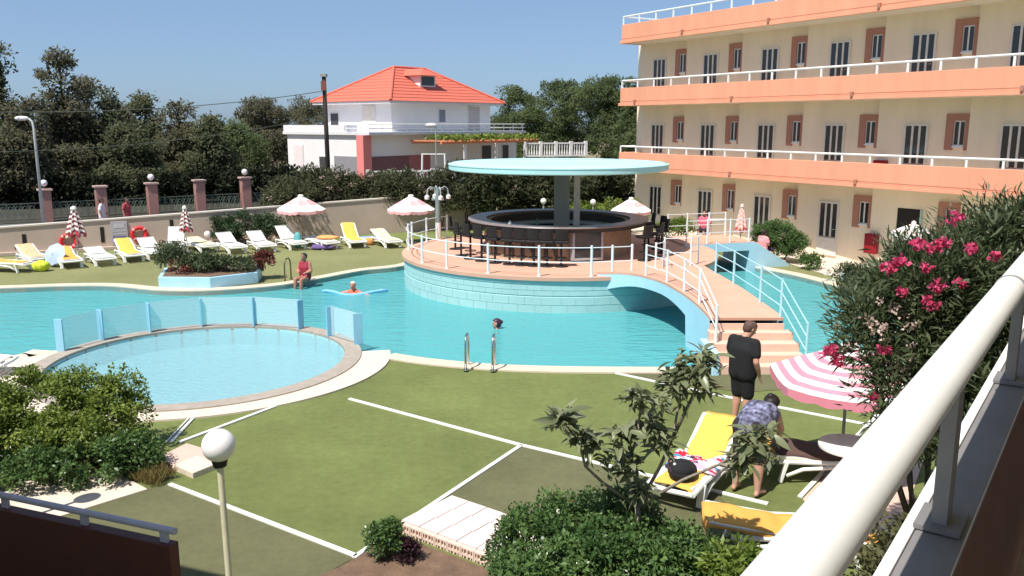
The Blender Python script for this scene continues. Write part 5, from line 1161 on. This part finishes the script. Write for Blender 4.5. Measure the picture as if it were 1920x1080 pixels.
# ---- flowering oleander on the right
ob = []
for px, py, Y, r_ in ((1700, 640, 8.4, .62), (1640, 660, 8.3, .45), (1760, 560, 8.6, .62), (1830, 532, 8.8, .62), (1720, 542, 8.8, .50), (1890, 462, 9.0, .50), (1800, 620, 8.5, .62), (1880, 580, 8.9, .62), (1760, 720, 8.3, .55), (1680, 735, 8.1, .38), (1850, 700, 8.6, .6), (1620, 600, 8.5, .34), (1830, 462, 9.3, .38), (1900, 700, 9, .6), (1690, 580, 8.7, .45), (1905, 432, 8.9, .30), (1740, 492, 9.0, .30), (1800, 810, 8.3, .5), (1720, 820, 8.2, .35)):
    p = D(px, py, Y); ob.append(((p.x, p.y, p.z), (r_, r_ * .9, r_ * .95)))
fl = [(1790, 408, .10), (1752, 465, .09), (1768, 455, .08), (1720, 458, .07), (1668, 500, .09), (1690, 490, .08), (1822, 466, .07), (1758, 538, .10), (1743, 569, .10), (1693, 546, .06), (1800, 530, .06), (1552, 662, .07), (1570, 675, .07), (1660, 655, .07), (1737, 500, .06), (1865, 480, .05), (1560, 655, .05), (1640, 745, .05)]
def oex(t):
    for px, py, r_ in fl: petals(t, [tuple(D(px, py, 8.0))], r_ * .74, int(22 + r_ * 220), lf_pink, .048)
    for _ in range(34):
        px, py = random.uniform(1590, 1720), random.uniform(560, 730); petals(t, [tuple(D(px, py, 7.85 + random.uniform(0, .3)))], .05, 9, lf_palep, .035, 'faded_flowers')
op = shrub('tall oleander with bright pink flowers in the right foreground', ob, 640, 60, .24, .125, .022, lf_ole, 'pink_oleander', 'shrub', stems=14, base=Vector((4.7, 8.9, 0)), jitter=.55, flat=.9, extra=oex, shell=(.35, 1.05))
# ---- loquat: trunk, branches and single long leaves
lq = thing('loquat_tree', 'young loquat tree with long drooping leaves before the loungers', 'tree', (D(1200, 1000, 8.0).x, 8.0, 0))
def lp(px, py, Y): return D(px, py, Y) - wl(lq)
m = MB(); fork = lp(1195, 950, 8.0)
m.tube([(0, 0, -.05), lp(1203, 1060, 8.0), fork], [.035, .03, .027], 8)
m.tube([fork, lp(1172, 880, 7.95), lp(1165, 830, 7.9)], [.022, .017, .012], 7); m.build('trunk', barkp, lq, smooth=True)
ends = {}
br_ = {'a': [(1195, 950, 8.0), (1130, 905, 7.9), (1098, 875, 7.85), (1085, 830, 7.8), (1055, 790, 7.8)], 'b': [(1098, 875, 7.85), (1110, 850, 7.9), (1118, 830, 7.9)], 'c': [(1195, 950, 8.0), (1235, 880, 8.1), (1262, 820, 8.2), (1272, 760, 8.25), (1290, 700, 8.3)],
       'd': [(1262, 820, 8.2), (1300, 740, 8.2), (1315, 690, 8.2)], 'e': [(1195, 950, 8.0), (1280, 900, 7.85), (1350, 870, 7.75), (1410, 830, 7.7)], 'f': [(1172, 880, 7.95), (1195, 820, 8.0), (1200, 770, 8.05)], 'g': [(1350, 870, 7.75), (1390, 880, 7.7)]}
for k, pts in br_.items():
    m = MB(); m.tube([lp(*q) for q in pts], [.02 - .011 * i / (len(pts) - 1) for i in range(len(pts))], 6); m.build('branch', barkp, lq, smooth=True)
lvm = []
for v_ in range(4):
    n_ = 6; vs, fs = [], []; cur = (.10, .22, .32, .15)[v_]; wv = (.068, .075, .062, .08)[v_]
    for i in range(n_ + 1):
        q = i / n_; w_ = wv * math.sin(math.pi * min(1, q * .93 + .06)) ** .8 * .5; z = -cur * q * q * .25 / .25 * .25; x = .215 * q
        vs += [(x, -w_, z + w_ * .35), (x, 0, z), (x, w_, z + w_ * .35)]
    for i in range(n_):
        for j in (0, 1): fs.append((i * 3 + j, (i + 1) * 3 + j, (i + 1) * 3 + j + 1, i * 3 + j + 1))
    me = bpy.data.meshes.new('leaf'); me.from_pydata(vs, [], fs); a = me.attributes.new('var', 'FLOAT', 'FACE'); a.data.foreach_set('value', np.full(len(fs), (.2, .55, .8, .4)[v_], np.float32)); me.materials.append(lf_loq); me.polygons.foreach_set('use_smooth', [True] * len(fs)); lvm.append(me)
cl_ = [(1290, 690, 8.25, 34, .12), (1318, 672, 8.2, 20, .08), (1260, 715, 8.3, 20, .10), (1195, 745, 8.05, 22, .08), (1215, 800, 8.1, 20, .08), (1165, 815, 7.9, 18, .08), (1055, 785, 7.8, 24, .07), (1110, 825, 7.85, 20, .07), (1085, 815, 7.8, 10, .05), (1240, 830, 8.1, 16, .08), (1180, 870, 7.95, 18, .09), (1200, 915, 8.0, 16, .08), (1410, 825, 7.7, 26, .08), (1385, 870, 7.72, 16, .07), (1440, 810, 7.7, 8, .05)]
for px, py, Y, n_, sp in cl_:
    c = lp(px, py, Y)
    for k in range(n_):
        o = bpy.data.objects.new('leaf', random.choice(lvm)); COL.objects.link(o); o.parent = lq
        az = random.uniform(0, 6.283); el = random.gauss(.05, .5); sc_ = random.uniform(.7, 1.15)
        o.location = c + Vector((random.gauss(0, sp * .55), random.gauss(0, sp * .55), random.gauss(0, sp * .6))); o.rotation_euler = (random.gauss(0, .5), -el, az); o.scale = (sc_, sc_, sc_)

PL, DL, NL = [], [], []
for px, py, Y, n_, sp in cl_ + [(1275, 740, 8.2, 20, .1), (1320, 720, 8.2, 20, .1), (1230, 760, 8.1, 12, .1), (1150, 870, 7.9, 20, .1), (1430, 850, 7.7, 16, .1)]:
    c = np.array(lp(px, py, Y)); k = int(n_ * 1.7); PL.append(c + rng.normal(0, sp * .6, (k, 3))); az = rng.uniform(0, 6.283, k); el = rng.normal(-.25, .5, k)
    DL.append(np.stack([np.cos(az) * np.cos(el), np.sin(az) * np.cos(el), np.sin(el)], 1)); NL.append(np.tile([0, 0, 1.], (k, 1)) + unit(k) * .4)
PL, DL, NL = np.concatenate(PL), np.concatenate(DL), np.concatenate(NL)
o = leaf_mesh('small_leaves', PL, DL, NL, rng.uniform(.11, .19, len(PL)), .052, [lf_loq], lq); o['kind'] = 'stuff'

# ================================================================== PEOPLE
def cap(m, p0, r0, p1, r1, n=12):
    p0, p1 = Vector(p0), Vector(p1); d = (p1 - p0); d = d.normalized() if d.length > 1e-6 else Vector((0, 0, 1))
    m.tube([p0 - d * r0, p0 - d * r0 * .72, p0 - d * r0 * .3, p0, p1, p1 + d * r1 * .3, p1 + d * r1 * .72, p1 + d * r1], [r0 * .08, r0 * .69, r0 * .95, r0, r1, r1 * .95, r1 * .69, r1 * .08], n)
def fuse(name, m, voxel, mt, parent, it=4):
    me = m.mesh(name); o = bpy.data.objects.new(name, me); COL.objects.link(o)
    r_ = o.modifiers.new('r', 'REMESH'); r_.mode = 'VOXEL'; r_.voxel_size = voxel; s_ = o.modifiers.new('s', 'SMOOTH'); s_.factor = .5; s_.iterations = it
    dg = bpy.context.evaluated_depsgraph_get(); ne = bpy.data.meshes.new_from_object(o.evaluated_get(dg)); bpy.data.objects.remove(o)
    ne.name = name; ne.materials.clear(); ne.materials.append(mt); ne.polygons.foreach_set('use_smooth', [True] * len(ne.polygons))
    q = bpy.data.objects.new(name, ne); COL.objects.link(q); q.parent = parent; return q
STAND = dict(pelvis=(0, 0, .94), chest=(0, .0, 1.27), neck=(0, -.01, 1.46), head=(0, .03, 1.625), shl=(-.19, 0, 1.41), shr=(.19, 0, 1.41), ell=(-.25, -.03, 1.13), elr=(.25, -.03, 1.13), wrl=(-.26, .05, .88), wrr=(.26, .05, .88),
             hil=(-.09, 0, .91), hir=(.09, 0, .91), knl=(-.10, .03, .50), knr=(.10, .03, .50), anl=(-.10, -.03, .08), anr=(.10, -.03, .08), tol=(-.12, .13, .03), tor=(.12, .13, .03))
def person(label, loc, rz, pose, H=1.75, bulk=1., sk=skin, face=(0, 1, 0), vox=.018, clothes=(), hair=None, hairlong=0., fingers=True, hairmat=hairb):
    J = {k: Vector(v) * (H / 1.75) for k, v in {**STAND, **pose}.items()}; t = thing('person', label, 'person', loc, rz); b = bulk
    lv = (J['shr'] - J['shl']).normalized()
    def torso(m, g=0):
        for s in (-1, 1):
            cap(m, J['pelvis'] + lv * s * .065 * b, .105 * b + g, J['chest'] + lv * s * .075 * b, .115 * b + g); cap(m, J['chest'] + lv * s * .075 * b, .115 * b + g, J['shl' if s < 0 else 'shr'] * .80 + J['neck'] * .20 + Vector((0, 0, -.01)), .068 + g * .8); cap(m, J['neck'] + Vector((0, 0, -.02)), .06 + g * .5, J['shl' if s < 0 else 'shr'], .052 + g * .8)
        cap(m, J['pelvis'], .115 * b + g, J['chest'], .12 * b + g); cap(m, J['chest'], .11 * b + g, J['neck'], .065 + g * .6)
    def arm(m, s, g=0, frac=1.):
        sh, el, wr = J['sh' + s], J['el' + s], J['wr' + s]
        if frac <= 1: cap(m, sh, .058 * b ** .5 + g, sh.lerp(el, frac), .060 * b ** .5 + g); return
        cap(m, sh, .056 * b ** .6, el, .044 * b ** .6); cap(m, el, .044 * b ** .6, el.lerp(wr, .35), .043 * b ** .6); cap(m, el.lerp(wr, .35), .043 * b ** .6, wr, .030)
    def leg(m, s, g=0, frac=1.):
        h, k, a = J['hi' + s], J['kn' + s], J['an' + s]
        if frac <= 1: cap(m, h, .088 * b + g, h.lerp(k, frac), (.088 - .024 * frac) * b + g); return
        cap(m, h, .088 * b, k, .060 * b); cap(m, k, .058 * b, k.lerp(a, .35), .058 * b); cap(m, k.lerp(a, .35), .058 * b, a, .038); cap(m, a, .040, J['to' + s], .030); cap(m, a + Vector((0, -.03, -.03)), .035, a, .036)
    m = MB(); torso(m); cap(m, J['neck'], .055 * b, J['head'], .055 * b)
    f = Vector(face).normalized(); up = (J['head'] - J['neck']).normalized(); up = (up - f * up.dot(f) * .6).normalized(); rt = f.cross(up).normalized(); up = rt.cross(f)
    hc = J['head']; hs_ = H / 1.75
    def hp_(x, y, z): return hc + (rt * x + f * y + up * z) * hs_
    for s in 'lr': arm(m, s, 0, 2); leg(m, s, 0, 2)
    for (x, y, z, r_) in ((0, 0, .03, .088), (0, -.03, .03, .086), (0, .015, -.03, .072), (0, .03, -.075, .05), (0, .02, .06, .075)): m.ell(hp_(x, y, z), r_ * hs_, 14)
    cap(m, hp_(0, .092, .01), .010, hp_(0, .108, -.022), .015); 
    for s in (-1, 1): cap(m, hp_(s * .088, -.005, .02), .014, hp_(s * .09, -.005, -.025), .012)
    if fingers:
        for s in 'lr':
            wr, el = J['wr' + s], J['el' + s]; d = (wr - el).normalized(); sd = d.cross(f); sd = sd.normalized() if sd.length > .1 else d.orthogonal(); n_ = d.cross(sd)
            for q in (-.022, 0, .022): cap(m, wr + sd * q * .7, .019, wr + d * .075 + sd * q, .018, 8)
            for i, (q, L_) in enumerate(((-.033, .062), (-.011, .078), (.011, .082), (.033, .070))):
                a = wr + d * .085 + sd * q; mid = a + d * L_ * .5 - n_ * .006; cap(m, a, .0105, mid, .0100, 8); cap(m, mid, .0100, mid + d * L_ * .42 - n_ * .022, .0085, 8)
            cap(m, wr + d * .02 - sd * .03, .013, wr + d * .055 - sd * .058 - n_ * .01, .011, 8); cap(m, wr + d * .055 - sd * .058 - n_ * .01, .011, wr + d * .085 - sd * .062 - n_ * .02, .009, 8)
    fuse('body', m, vox if not fingers else min(vox, .011), sk, t)
    for s in (-1, 1):
        e = MB(); e.ell(hp_(s * .033, .082, .022), .011, 8); e.build('eye', M('eye', (.05, .04, .04), .2), t, smooth=True)
    e = MB(); cap(e, hp_(-.022, .084, -.055), .007, hp_(.022, .084, -.055), .007, 8); e.build('mouth', M('lips', (.32, .10, .09), .5), t, smooth=True)
    if hair:
        e = MB(); k = .012 if hair == 'short' else .024
        for (x, y, z, r_) in ((0, -.005, .045, .088), (0, -.035, .035, .090), (0, -.045, -.005, .075)): e.ell(hp_(x, y, z), (r_ + k) * hs_, 16)
        if hair == 'long': cap(e, hp_(0, -.07, 0), .075, hp_(0, -.09, -.16), .05)
        if hair == 'bun': e.ell(hp_(0, -.13, .06), .05, 12)
        ho_ = fuse('hair', e, .014, hairmat, t, 3)
        # keep the face free
        bm = bmesh.new(); bm.from_mesh(ho_.data); kill = [v for v in bm.verts if (v.co - hc).dot(f) > (.055 if (v.co - hc).dot(up) > .075 else .012) * hs_ and (v.co - hc).dot(up) < .082 * hs_]
        bmesh.ops.delete(bm, geom=kill, context='VERTS'); bm.to_mesh(ho_.data); bm.free()
    for nm, mt in clothes:
        e = MB(); g = .022
        if nm in ('t_shirt', 'top', 'vest'):
            torso(e, g)
            if nm == 't_shirt':
                for s in 'lr': arm(e, s, .02, .62)
            if nm == 't_shirt':
                for s in (-1, 1): cap(e, J['chest'] + lv * s * .075 * b, .112 * b + g, J['pelvis'] + lv * s * .072 * b - (J['chest'] - J['pelvis']).normalized() * .06, .116 * b + g)
        elif nm in ('shorts', 'trousers', 'skirt'):
            for s in (-1, 1): cap(e, J['pelvis'] + lv * s * .07 * b + (J['chest'] - J['pelvis']) * .12, .105 * b + .012, J['pelvis'] + lv * s * .07 * b, .112 * b + .014)
            for s in 'lr': leg(e, s, .026, .92 if nm != 'trousers' else 1.)
            if nm == 'trousers':
                for s in 'lr': cap(e, J['kn' + s], .07 * b, J['an' + s] + Vector((0, 0, .05)), .06 * b)
        elif nm == 'swimsuit':
            torso(e, .008)
            for s in 'lr': cap(e, J['hi' + s], .098 * b, J['hi' + s].lerp(J['kn' + s], .12), .095 * b)
        fuse(nm, e, .020, mt, t, 14)
    return t
flor = M('floral_print', (.13, .13, .20), .9, .95, 16, var2=.6, scale2=8)
# man in black seen from behind, head turned down to the right
person('man in black T-shirt and black shorts standing with his back to us', (3.86, 13.75, 0), R(-52), dict(head=(.03, .10, 1.60), neck=(.0, .0, 1.46), shr=(.22, .0, 1.42), shl=(-.22, 0, 1.42), elr=(.29, -.06, 1.13), wrr=(.28, .06, .88), ell=(-.29, .02, 1.13), wrl=(-.22, .2, 1.02)), 1.80, 1.26, skin, (.45, .8, -.5), .02, (('t_shirt', blackc), ('shorts', blackc)), 'short', hairmat=hairs)
# woman bending over the lounger
wb = dict(pelvis=(0, -.02, .97), chest=(.0, .36, 1.10), neck=(0, .50, 1.14), head=(0, .66, 1.13), shl=(-.18, .44, 1.10), shr=(.18, .44, 1.10), ell=(-.22, .55, .84), elr=(.20, .58, .84), wrl=(-.12, .68, .62), wrr=(.12, .70, .62),
          hil=(-.10, 0, .93), hir=(.10, 0, .93), knl=(-.14, .05, .50), knr=(.15, .05, .50), anl=(-.16, -.02, .08), anr=(.18, -.02, .08), tol=(-.18, .16, .03), tor=(.20, .16, .03))
person('woman in a blue floral top and dark shorts bending over the loungers', (3.22, 11.02, 0), R(-42), wb, 1.72, 1.22, skin, (0, .65, -.75), .02, (('top', flor), ('shorts', M('dark_shorts', (.025, .02, .025), .9, .2, 8))), 'bun')
# swimmers
p = G(664, 549, WZ); person('white haired swimmer lying on a blue foam noodle', (p.x, p.y, WZ - 1.30), math.pi * .92, dict(shl=(-.19, .03, 1.38), shr=(.19, .03, 1.38), ell=(-.42, .10, 1.33), elr=(.42, .10, 1.33), wrl=(-.62, .20, 1.34), wrr=(.62, .2, 1.34), head=(0, .08, 1.60)), 1.68, 1.2, M('sunburnt_skin', (.62, .22, .14), .5), (0, 1, .05), .022, (('swimsuit', M('orange_swimsuit', (.70, .14, .07), .7)),), 'short', fingers=False, hairmat=hairw)
m = MB(); m.tube([(p.x + dx, p.y + dy, WZ + dz) for dx, dy, dz in ((-1.0, .15, .02), (-.85, .05, .05), (-.6, -.05, .03), (-.3, -.28, -.01), (0, -.34, -.02), (.3, -.25, .0), (.6, .0, .03), (.85, .12, .05), (1.0, .2, .03))], .055, 10); o = m.build('pool_noodle', M('noodle_blue', (.20, .48, .80), .6, .15, 6), smooth=True, loc=(p.x, p.y, WZ)); tag(o, 'light blue foam noodle under the white haired swimmer', 'pool noodle')
p = G(932, 616, WZ); person('dark haired swimmer in the middle of the pool', (p.x, p.y, WZ - 1.46), R(100), dict(shl=(-.19, .08, 1.42), shr=(.19, .0, 1.42), ell=(-.30, .3, 1.42), wrl=(-.12, .6, 1.48), elr=(.3, .2, 1.32), wrr=(.2, .45, 1.2), head=(0, .02, 1.63)), 1.70, 1., skin, (0, 1, .1), .02, (('swimsuit', M('green_swimsuit', (.03, .20, .16), .7)),), 'bun', hairmat=M('wet_hair', (.05, .02, .045), .4), fingers=False)
p = G(572, 531); sit = dict(pelvis=(0, 0, .14), chest=(0, .02, .46), neck=(0, .03, .64), head=(0, .06, .80), shl=(-.18, .02, .60), shr=(.18, .02, .60), ell=(-.26, .06, .36), elr=(.26, .06, .36), wrl=(-.10, .26, .30), wrr=(.10, .26, .30), hil=(-.09, .02, .12), hir=(.09, .02, .12), knl=(-.11, .42, .12), knr=(.11, .42, .12), anl=(-.11, .46, -.30), anr=(.11, .46, -.30), tol=(-.11, .6, -.36), tor=(.11, .6, -.36))
person('bather in a dark red swimsuit sitting on the far pool edge', (p.x, p.y + .12, .04), math.pi - .35, sit, 1.72, 1.1, skint, (0, 1, -.1), .02, (('swimsuit', M('red_swimsuit', (.30, .02, .04), .7)),), 'short', fingers=False)
# passers-by on the street
p = D(190, 384, 38.5); person('passer-by in white on the street behind the garden wall', (p.x, 38.5, .02), R(-80), dict(wrl=(-.2, .25, .95)), 1.68, 1., skint, (0, 1, 0), .024, (('t_shirt', M('white_shirt', (.74, .72, .74), .9)), ('shorts', M('white_shorts', (.70, .68, .70), .9))), 'short', fingers=False)
p = D(237, 384, 38.8); person('passer-by in a red top on the street behind the garden wall', (p.x, 38.8, .02), R(-100), {}, 1.70, 1., skint, (0, 1, 0), .024, (('t_shirt', M('red_shirt', (.42, .07, .08), .9)), ('trousers', M('red_skirt', (.30, .04, .05), .9))), 'short', fingers=False)
# people at the side bridge
person('person in a pink floral top sitting on the steps of the side bridge', (9.05, 30.55, .40), R(-62), {**sit, 'anl': (-.11, .50, -.14), 'anr': (.11, .50, -.14), 'tol': (-.11, .64, -.18), 'tor': (.11, .64, -.18)}, 1.62, 1., skint, (0, 1, 0), .022, (('t_shirt', M('pink_floral', (.66, .30, .32), .9, .8, 26)), ('shorts', M('dark_blue_shorts', (.05, .03, .07), .9))), 'short', fingers=False)
p = D(1338, 442, 31.5); ss = {k: (v[0], v[1], v[2] + .32) for k, v in sit.items()}; ss.update(anl=(-.11, .5, .08), anr=(.11, .5, .08), tol=(-.11, .64, .03), tor=(.11, .64, .03))
person('person in a rose top sitting at the end of the side bridge', (p.x - .1, 32.6, DZ - .3), R(150), ss, 1.65, 1., skint, (0, 1, 0), .022, (('t_shirt', M('rose_top', (.66, .14, .20), .9)), ('shorts', M('dark_shorts', (.025, .02, .025), .9))), 'short', fingers=False)
